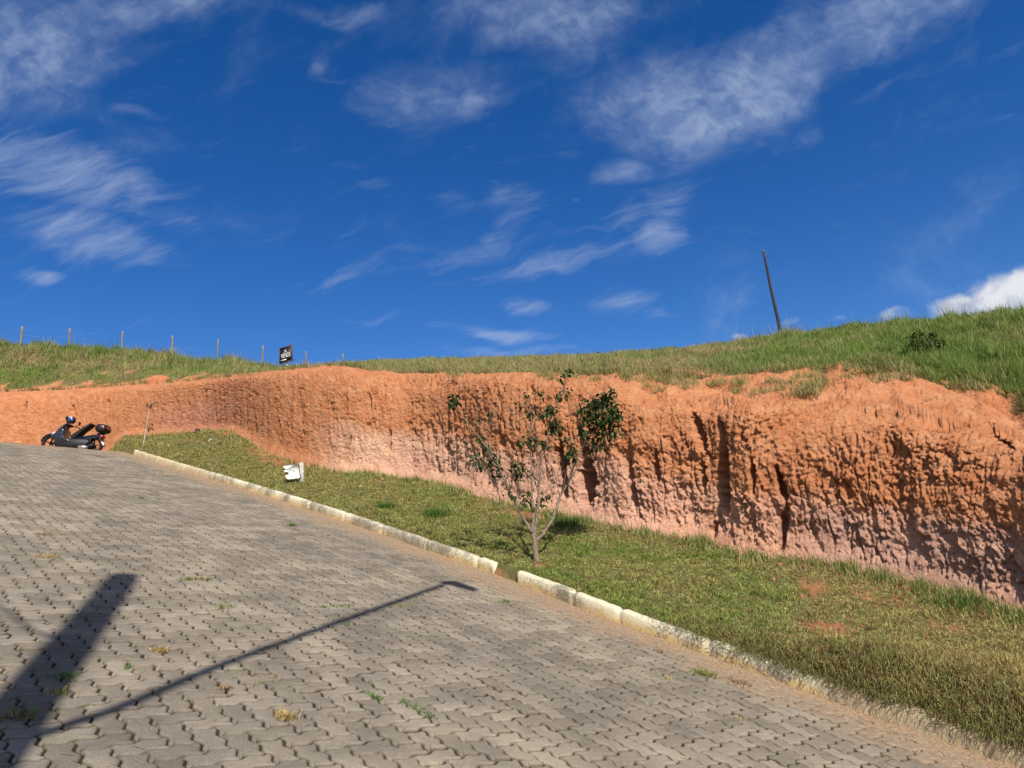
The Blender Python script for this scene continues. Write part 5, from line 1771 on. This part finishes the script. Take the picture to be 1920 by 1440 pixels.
def on_board(name, me, x, z, sx, sz_, rot=0.0):
    R_m = Matrix([list(r_) for r_ in np.c_[Rb[:, 0], Rb[:, 2], -Rb[:, 1] * 1.0]]).to_4x4()
    M4 = Matrix.Translation(V3(lb(x, -0.011, z))) @ R_m @ Matrix.Rotation(rot, 4, 'Z') @ Matrix.Diagonal((sx, sz_, 1, 1))
    return put_mesh(name, me, M_WHITE, sg_, M4)


on_board('lettering', letters('VENDE', 0.20, bold=0.0), 0.03, 0.285, 0.95, 1.45)
lo_ = MB()
for (x0, z0, w_, h_) in ((-0.02, 0.445, 0.10, 0.014),):
    lo_.box(lb(x0, -0.010, z0), (w_, 0.003, h_), Rb)
lo_.build('small_lettering', M_WHITE, sg_, False)
lo_ = MB()
Rk = Rb @ np.array([[1, 0, 0], [0, 1, 0], [0, 0, 1]])
lo_.box(lb(-0.12, -0.010, 0.10), (0.17, 0.003, 0.022), Rb)
lo_.build('phone_line', M_WHITE, sg_, False)
em_ = MB()
P2 = [(-0.05, 0.57), (-0.01, 0.53), (0.0, 0.56), (0.045, 0.585), (0.05, 0.53), (0.02, 0.495), (-0.02, 0.50), (-0.06, 0.525)]
vv = [lb(x_, -0.012, z_) for x_, z_ in P2] + [lb(x_, -0.009, z_) for x_, z_ in P2]
n8 = len(P2)
em_.add(vv, [tuple(range(n8)), tuple(range(n8, 2 * n8))[::-1]] + [(k, (k + 1) % n8, n8 + (k + 1) % n8, n8 + k) for k in range(n8)])
em_.build('emblem', M_WHITE, sg_, False)

# ------------------------------------------------------------------ broken lot number board
pb2 = hit(566, 904)
R9 = float(np.hypot(pb2[0], pb2[1])); lat, dep = lateral(pb2)
s9 = empty('lot_number_sign', pb2, 'small broken white board reading 09 on a short grey post in the lawn', 'sign')
k9 = R9 / FPX
b = MB(); b.box((0, 0, 0.15), (0.034, 0.030, 0.205), np.c_[lat, dep, [0, 0, 1.0]], bev=0.006); b.build('post', M_POSTL, s9, False)
OUT9 = [(510, 370), (900, 320), (915, 345), (925, 385), (950, 430), (966, 520), (982, 620), (992, 736), (820, 752), (645, 776), (600, 745), (553, 692), (570, 655), (640, 618), (655, 590), (640, 566), (565, 556), (500, 520), (555, 500), (600, 492), (540, 440), (500, 422)]
ov = []
for d_ in (0.0, 0.010):
    for (a, c) in OUT9:
        q_ = ray(500 + a / 16, 850 + c / 16) * (R9 - 0.05 + d_ + 0.0008 * (c - 550) * -0.12) - pb2
        ov.append(q_)
n9 = len(OUT9)
b = MB(); b.add(ov, [tuple(range(n9)), tuple(range(n9, 2 * n9))[::-1]] + [(k, (k + 1) % n9, n9 + (k + 1) % n9, n9 + k) for k in range(n9)])
b.build('board', M_WHITE, s9, False)
c9 = ray(500 + 770 / 16, 850 + 545 / 16) * (R9 - 0.058) - pb2
M4 = Matrix.Translation(V3(c9)) @ Matrix([list(r_) for r_ in np.c_[lat, [0, 0, 1.0], -dep]]).to_4x4() @ Matrix.Rotation(math.radians(-2), 4, 'Z')
put_mesh('lettering', letters('09', 0.105, 0.002, 0.0), M_GREYTXT, s9, M4)
b = MB(); b.box(ray(500 + 985 / 16, 850 + 700 / 16) * (R9 - 0.03) - pb2, (0.02, 0.02, 0.035)); b.build('bracket', M_BLACKP, s9, False); b = MB(); b.box(ray(500 + 620 / 16, 850 + 600 / 16) * (R9 + 0.0) - pb2, (0.018, 0.012, 0.025)); b.build('bracket', M_BLACKP, s9, False)

# ------------------------------------------------------------------ small things at the foot of the far cut
i_ = int(np.argmin(np.abs(XS - 385)))
p = Pb[i_] + nout[i_] * 0.22
p[2] = float(G(p[0], p[1]))
print('box', proj(p))
kx_ = float(np.hypot(p[0], p[1])) / FPX
b = MB(); lat, dep = lateral(p)
Rm = np.c_[lat, dep, [0, 0, 1.0]]
b.box((0, 0, 3.8 * kx_), (3.6 * kx_, 3.4 * kx_, 4.2 * kx_), Rm, bev=0.012); b.box((0, 0, 8.2 * kx_), (3.9 * kx_, 3.7 * kx_, 0.5 * kx_), Rm)
o = b.build('black_container', M_BLACKP, None, False); o.location = V3(p)
tag(o, 'small black plastic container at the foot of the far pink cut', 'container')
p = safe_hit(394, 829, 18)
b = MB(); lat, dep = lateral(p); kx_ = float(np.hypot(p[0], p[1])) / FPX
b.tube(np.array([lat * (a * kx_) + np.array([0, 0, c * kx_]) for a, c in ((-3, -1), (-1.6, 2.5), (0.2, 4.5), (3.2, 5.4))]), 1.3 * kx_, 8)
o = b.build('pipe_stub', M_CONC, None); o.location = V3(p)
tag(o, 'bent grey pipe stub sticking out of the far end of the lawn', 'pipe')

# ------------------------------------------------------------------ scooter with its seat raised
print('scooter')
RB = 25.3
pr_ = ray(132, 836); pc = pr_ * RB
pc[2] = G(pc[0], pc[1])
lat, dep = lateral(pc)
fwd = np.array([-1.0, -0.03, 0.0]); fwd /= np.linalg.norm(fwd)
gzf = float(G(pc[0] + fwd[0] * 0.66, pc[1] + fwd[1] * 0.66)); gzr = float(G(pc[0] - fwd[0] * 0.66, pc[1] - fwd[1] * 0.66))
pitch = math.atan2(gzf - gzr, 1.32)
print('scooter base', proj(pc), 'pitch', math.degrees(pitch))
fx = np.array([fwd[0] * math.cos(pitch), fwd[1] * math.cos(pitch), math.sin(pitch)])
left_ = np.cross([0, 0, 1.0], fx); left_ /= np.linalg.norm(left_)
lean_ = 0.07
upv = np.cross(fx, left_); left2 = left_ * math.cos(lean_) + upv * math.sin(lean_); upv2 = np.cross(fx, left2)
sc_ = empty('motor_scooter', pc, 'dark blue motor scooter with its seat flipped up, parked at the top of the street', 'scooter')
sc_.rotation_euler = Matrix([list(r_) for r_ in np.c_[fx, left2, upv2]]).to_euler()
PXM = RB / FPX / 0.96
MS = 1315 / 82 / 1000 * 0 + 1.0


def wheel(x):
    b = MB(); b.lathe([(0.215, -0.040), (0.240, -0.055), (0.275, -0.050), (0.293, -0.028), (0.298, 0), (0.293, 0.028), (0.275, 0.050), (0.240, 0.055), (0.215, 0.040)], 'Y', (x, 0, 0.298), 32, ring=True)
    w = empty_child('wheel', sc_)
    b.build('tyre', M_TYRE, w)
    b = MB(); b.lathe([(0.205, -0.030), (0.222, -0.034), (0.222, 0.034), (0.205, 0.030)], 'Y', (x, 0, 0.298), 32, ring=True)
    for k in range(5):
        a = 2 * math.pi * k / 5 + 0.3
        b.tube(np.array([[x + 0.03 * math.cos(a), 0, 0.298 + 0.03 * math.sin(a)], [x + 0.21 * math.cos(a), 0, 0.298 + 0.21 * math.sin(a)]]), 0.014, 6)
    b.lathe([(0.045, -0.05), (0.045, 0.05)], 'Y', (x, 0, 0.298), 16)
    b.build('rim', M_BLACKP, w)


def empty_child(name, parent):
    o = bpy.data.objects.new(name, None); COL.objects.link(o); o.parent = parent
    o.empty_display_size = 0.05
    return o


wheel(0.655); wheel(-0.655)
tp = lambda x, z: 1.0 - 0.45 * max(0, min(1, (x - 0.35) / 0.35))
b = MB(); b.prism([(0.68, 0.44), (0.66, 0.52), (0.58, 0.62), (0.47, 0.74), (0.36, 0.84), (0.31, 0.83), (0.26, 0.74), (0.22, 0.66), (0.26, 0.55), (0.16, 0.48), (0.02, 0.44), (-0.02, 0.34), (0.30, 0.27), (0.44, 0.33), (0.52, 0.42), (0.60, 0.40)], 0.21, 0.05, taper=tp)
b.build('front_fairing', M_PAINT, sc_)
b = MB(); b.prism([(0.50, 0.72), (0.40, 0.83), (0.33, 0.93), (0.31, 0.93), (0.34, 0.82)], 0.13, 0.03); b.build('windshield', M_GLASSY, sc_)
b = MB(); b.prism([(0.645, 0.545), (0.60, 0.63), (0.53, 0.66), (0.56, 0.58)], 0.15, 0.02); b.build('headlight', M_LAMPG, sc_)
b = MB(); b.prism([(0.97, 0.33), (0.95, 0.45), (0.86, 0.56), (0.72, 0.615), (0.55, 0.60), (0.50, 0.55), (0.68, 0.575), (0.83, 0.52), (0.915, 0.42), (0.94, 0.32)], 0.075, 0.02); b.build('front_fender', M_PAINT, sc_)
b = MB(); b.tube(np.array([[0.655, 0.07, 0.298], [0.50, 0.07, 0.60]]), 0.022, 8); b.tube(np.array([[0.655, -0.07, 0.298], [0.50, -0.07, 0.60]]), 0.022, 8); b.build('fork', M_BLACKP, sc_)
b = MB(); b.prism([(0.30, 0.30), (0.10, 0.42), (-0.05, 0.47), (-0.35, 0.56), (-0.62, 0.64), (-0.86, 0.68), (-0.90, 0.66), (-0.84, 0.57), (-0.62, 0.50), (-0.45, 0.42), (-0.32, 0.34), (-0.24, 0.22), (0.10, 0.16), (0.30, 0.19)], 0.17, 0.04, taper=lambda x, z: 1.0 if x > -0.4 else 1.0 - 0.5 * min(1, (-0.4 - x) / 0.5))
b.build('body', M_PAINT, sc_)
b = MB(); b.prism([(0.50, 0.30), (0.44, 0.46), (0.20, 0.47), (-0.10, 0.46), (-0.45, 0.48), (-0.60, 0.42), (-0.46, 0.18), (0.10, 0.12), (0.40, 0.16)], 0.19, 0.03); b.build('footboard', M_BLACKP, sc_)
b = MB(); b.prism([(0.035, 0.42), (0.055, 0.55), (0.00, 0.62), (-0.14, 0.74), (-0.27, 0.87), (-0.42, 0.97), (-0.47, 1.005), (-0.505, 0.985), (-0.47, 0.93), (-0.32, 0.78), (-0.22, 0.66), (-0.12, 0.52), (-0.02, 0.43)], 0.14, 0.03); b.build('seat', M_SEAT, sc_)
b = MB(); b.tube(np.array([[-0.06, 0, 0.47], [-0.16, 0, 0.64]]), 0.012, 6); b.build('seat_stay', M_BLACKP, sc_)
b = MB(); b.tube(np.array([[0.30, 0, 0.72], [0.22, 0, 0.90]]), 0.028, 8)
b.tube(np.array([[0.24, -0.10, 0.90], [0.17, -0.28, 0.92], [0.06, -0.34, 0.87]]), 0.015, 8); b.tube(np.array([[0.24, 0.10, 0.90], [0.17, 0.28, 0.92], [0.06, 0.34, 0.87]]), 0.015, 8); b.box((0.24, 0, 0.90), (0.05, 0.13, 0.04), bev=0.015)
hb = b.build('handlebar', M_BLACKP, sc_)
for s_ in (-1, 1):
    b = MB(); b.tube(np.array([[0.12, 0.31 * s_, 0.905], [0.055, 0.345 * s_, 0.875], [0.0, 0.36 * s_, 0.85]]), 0.019, 8); b.build('grip', M_TYRE, hb)
    b = MB(); b.tube(np.array([[0.20, 0.22 * s_, 0.92], [0.17, 0.30 * s_, 1.0], [0.16, 0.33 * s_, 1.03]]), 0.008, 6); b.lathe([(0.0, -0.012), (0.05, -0.012), (0.062, 0.0), (0.05, 0.012), (0.0, 0.012)], 'X', (0.16, 0.34 * s_, 1.06), 16); b.build('mirror', M_BLACKP, hb)
b = MB(); b.prism([(-0.10, 0.18), (-0.16, 0.30), (-0.42, 0.36), (-0.66, 0.37), (-0.72, 0.30), (-0.60, 0.22), (-0.35, 0.16)], 0.11, 0.03); b.build('engine', M_BLACKP, sc_)
b = MB(); b.tube(np.array([[-0.30, -0.17, 0.20], [-0.36, -0.19, 0.205], [-0.62, -0.19, 0.25], [-0.66, -0.19, 0.258]]), [0.035, 0.055, 0.062, 0.045], 14)
ex = b.build('exhaust', M_SILV, sc_)
b = MB(); b.tube(np.array([[-0.30, 0.17, 0.20], [-0.36, 0.19, 0.205], [-0.60, 0.19, 0.22]]), [0.035, 0.06, 0.045], 12); b.build('transmission_cover', M_SILV, sc_)
b = MB()
for s_ in (-1, 1):
    b = MB(); b.tube(np.array([[-0.62, 0.12 * s_, 0.32], [-0.56, 0.12 * s_, 0.56]]), 0.022, 8); b.build('shock_absorber', M_BLACKP, sc_)
b = MB(); b.prism([(-0.82, 0.60), (-0.86, 0.66), (-0.93, 0.63), (-0.90, 0.55), (-0.84, 0.55)], 0.10, 0.02); b.build('tail_light', M_RED, sc_)
b = MB(); b.prism([(-0.80, 0.56), (-0.86, 0.56), (-0.98, 0.34), (-0.96, 0.30), (-0.90, 0.38)], 0.09, 0.02); rf = b.build('rear_fender', M_BLACKP, sc_)
b = MB(); b.box((-0.955, 0, 0.385), (0.006, 0.09, 0.065), np.array(Matrix.Rotation(math.radians(28), 3, 'Y'))); b.build('number_plate', M_WHITE, rf, False)
b = MB(); b.box((-0.80, 0, 0.695), (0.10, 0.08, 0.010), bev=0.004)
for x_ in (-0.73, -0.80, -0.87):
    b.tube(np.array([[x_, 0.05, 0.66], [x_ - 0.01, 0.05, 0.74]]), 0.008, 6); b.tube(np.array([[x_, -0.05, 0.66], [x_ - 0.01, -0.05, 0.74]]), 0.008, 6)
b.build('rear_rack', M_BLACKP, sc_, False)
# top case
th = np.linspace(0, 2 * math.pi, 25)[:-1]
b = MB()
tcp = [(-0.66, 0.80), (-0.655, 0.88), (-0.69, 0.95), (-0.77, 0.99), (-0.87, 0.995), (-0.96, 0.97), (-1.00, 0.91), (-1.005, 0.84), (-0.99, 0.77), (-0.93, 0.735), (-0.80, 0.725), (-0.71, 0.74)]
b.prism(tcp, 0.20, 0.07)
tc = b.build('top_case', M_BLACKP, sc_)
b = MB(); b.prism([(-0.80, 0.90), (-0.84, 0.925), (-0.93, 0.915), (-0.965, 0.875), (-0.92, 0.855), (-0.85, 0.86)], 0.203, 0.02); b.prism([(-1.0, 0.83), (-1.0, 0.90), (-1.012, 0.90), (-1.012, 0.83)], 0.12, 0.005); b.build('reflector', M_RED, tc)
b = MB(); b.tube(np.array([[0.0, 0.10, 0.17], [-0.05, 0.24, 0.02]]), 0.012, 6); b.build('kickstand', M_BLACKP, sc_)

# helmet hung on the mirror of the scooter
hc_l = Vector((0.25, -0.02, 1.075))
bpy.context.view_layer.update()
hw_ = sc_.matrix_world @ hc_l
hm = empty('helmet', hw_, 'dark helmet with blue and white decals hung on the scooter handlebar', 'helmet')
hm.rotation_euler = sc_.rotation_euler
nn_, mm_ = 16, 24
T_, Ph = np.meshgrid(np.linspace(0.02, math.pi * 0.80, nn_), np.linspace(0, 2 * math.pi, mm_ + 1)[:-1], indexing='ij')
HX = 0.145 * np.sin(T_) * np.cos(Ph); HY = 0.120 * np.sin(T_) * np.sin(Ph); HZ = 0.130 * np.cos(T_)
hvv = np.stack([HX, HY, HZ], -1).reshape(-1, 3)
hf = [(i * mm_ + k, i * mm_ + (k + 1) % mm_, (i + 1) * mm_ + (k + 1) % mm_, (i + 1) * mm_ + k) for i in range(nn_ - 1) for k in range(mm_)]
hf += [tuple(range(mm_))[::-1], tuple(range((nn_ - 1) * mm_, nn_ * mm_))]
new_mesh('shell', hvv, hf, [M_PAINT], hm, True)


def shell_patch(name, t0, t1, p0, p1, k, m, parent):
    T_, Ph = np.meshgrid(np.linspace(t0, t1, 6), np.linspace(p0, p1, 9), indexing='ij')
    v = np.stack([0.145 * k * np.sin(T_) * np.cos(Ph), 0.120 * k * np.sin(T_) * np.sin(Ph), 0.130 * k * np.cos(T_)], -1)
    f = [(i * 9 + j, i * 9 + j + 1, (i + 1) * 9 + j + 1, (i + 1) * 9 + j) for i in range(5) for j in range(8)]
    o = new_mesh(name, v.reshape(-1, 3), f, [m], parent, True)
    return o


shell_patch('visor', 1.05, 1.75, -1.1, 1.1, 1.04, M_GLASSY, hm)
for s_ in (-1, 1):
    shell_patch('blue_decal', 1.2, 1.75, s_ * 1.3, s_ * 2.4, 1.012, M_BLUE, hm)
    shell_patch('white_decal', 0.55, 1.0, s_ * 1.1, s_ * 2.2, 1.012, M_LAMPG, hm)

# ------------------------------------------------------------------ street pole behind the camera, whose shadow falls on the paving
print('pole and lamp')
tip = road_pt(233, 1080)
adir = np.array([math.cos(SUN_AZ), math.sin(SUN_AZ)])
Lp = 8.2
bxy = tip[:2] + adir * Lp
bz = float(C0 + GX * bxy[0] + GY * bxy[1])
ptop = tip[2] + Lp * math.tan(SUN_EL)
up_ = empty('utility_pole', (bxy[0], bxy[1], bz), 'round grey concrete street pole with a curved lamp arm, behind the camera', 'utility pole')
b = MB(); Hp = ptop - bz
b.tube(np.array([[0, 0, -0.3], [0, 0, Hp * 0.5], [0, 0, Hp]]), [0.20, 0.155, 0.115], 20); b.build('shaft', M_CONC, up_)
print('pole base', bxy, bz, 'height', Hp)
hang = -3.3 * math.tan(SUN_EL) * 0 + (Hp - 3.35)
A3 = np.array([bxy[0], bxy[1], bz + hang])


def shadow_to(px_, py_, zr):
    """point above the road whose shadow falls at this place of the paving, at the given height"""
    s = road_pt(px_, py_)
    k = (zr - s[2]) / math.tan(SUN_EL)
    return np.array([s[0] + adir[0] * k, s[1] + adir[1] * k, zr])


za = A3[2]
arm = np.array([A3, shadow_to(230, 1325, za + 0.15), shadow_to(420, 1245, za + 0.45), shadow_to(620, 1172, za + 0.75), shadow_to(760, 1122, za + 0.95), shadow_to(830, 1097, za + 1.0)])
b = MB(); b.tube(catmull(arm, 6) - np.array([bxy[0], bxy[1], bz]), 0.036, 10)
ar = b.build('lamp_arm', M_SILV, up_)
hd = np.array([shadow_to(826, 1093, za + 1.0), shadow_to(850, 1094, za + 0.99), shadow_to(890, 1106, za + 0.95)]) - np.array([bxy[0], bxy[1], bz])
b = MB(); b.tube(hd, [0.05, 0.10, 0.06], 12); b.build('lamp_head', M_SILV, ar)
cb = np.array([shadow_to(112, 1215, za + 1.6), shadow_to(60, 1182, za + 1.45), shadow_to(0, 1137, za + 1.3), shadow_to(-150, 1060, za + 1.2), shadow_to(-600, 960, za + 1.6)])
cb[0] = [bxy[0], bxy[1], bz + Hp - 1.9]
b = MB(); b.tube(catmull(cb, 5), 0.016, 8)
o = b.build('overhead_cable', M_BLACKP, None)
tag(o, 'black overhead cable running off the street pole behind the camera', 'cable')
print('done')
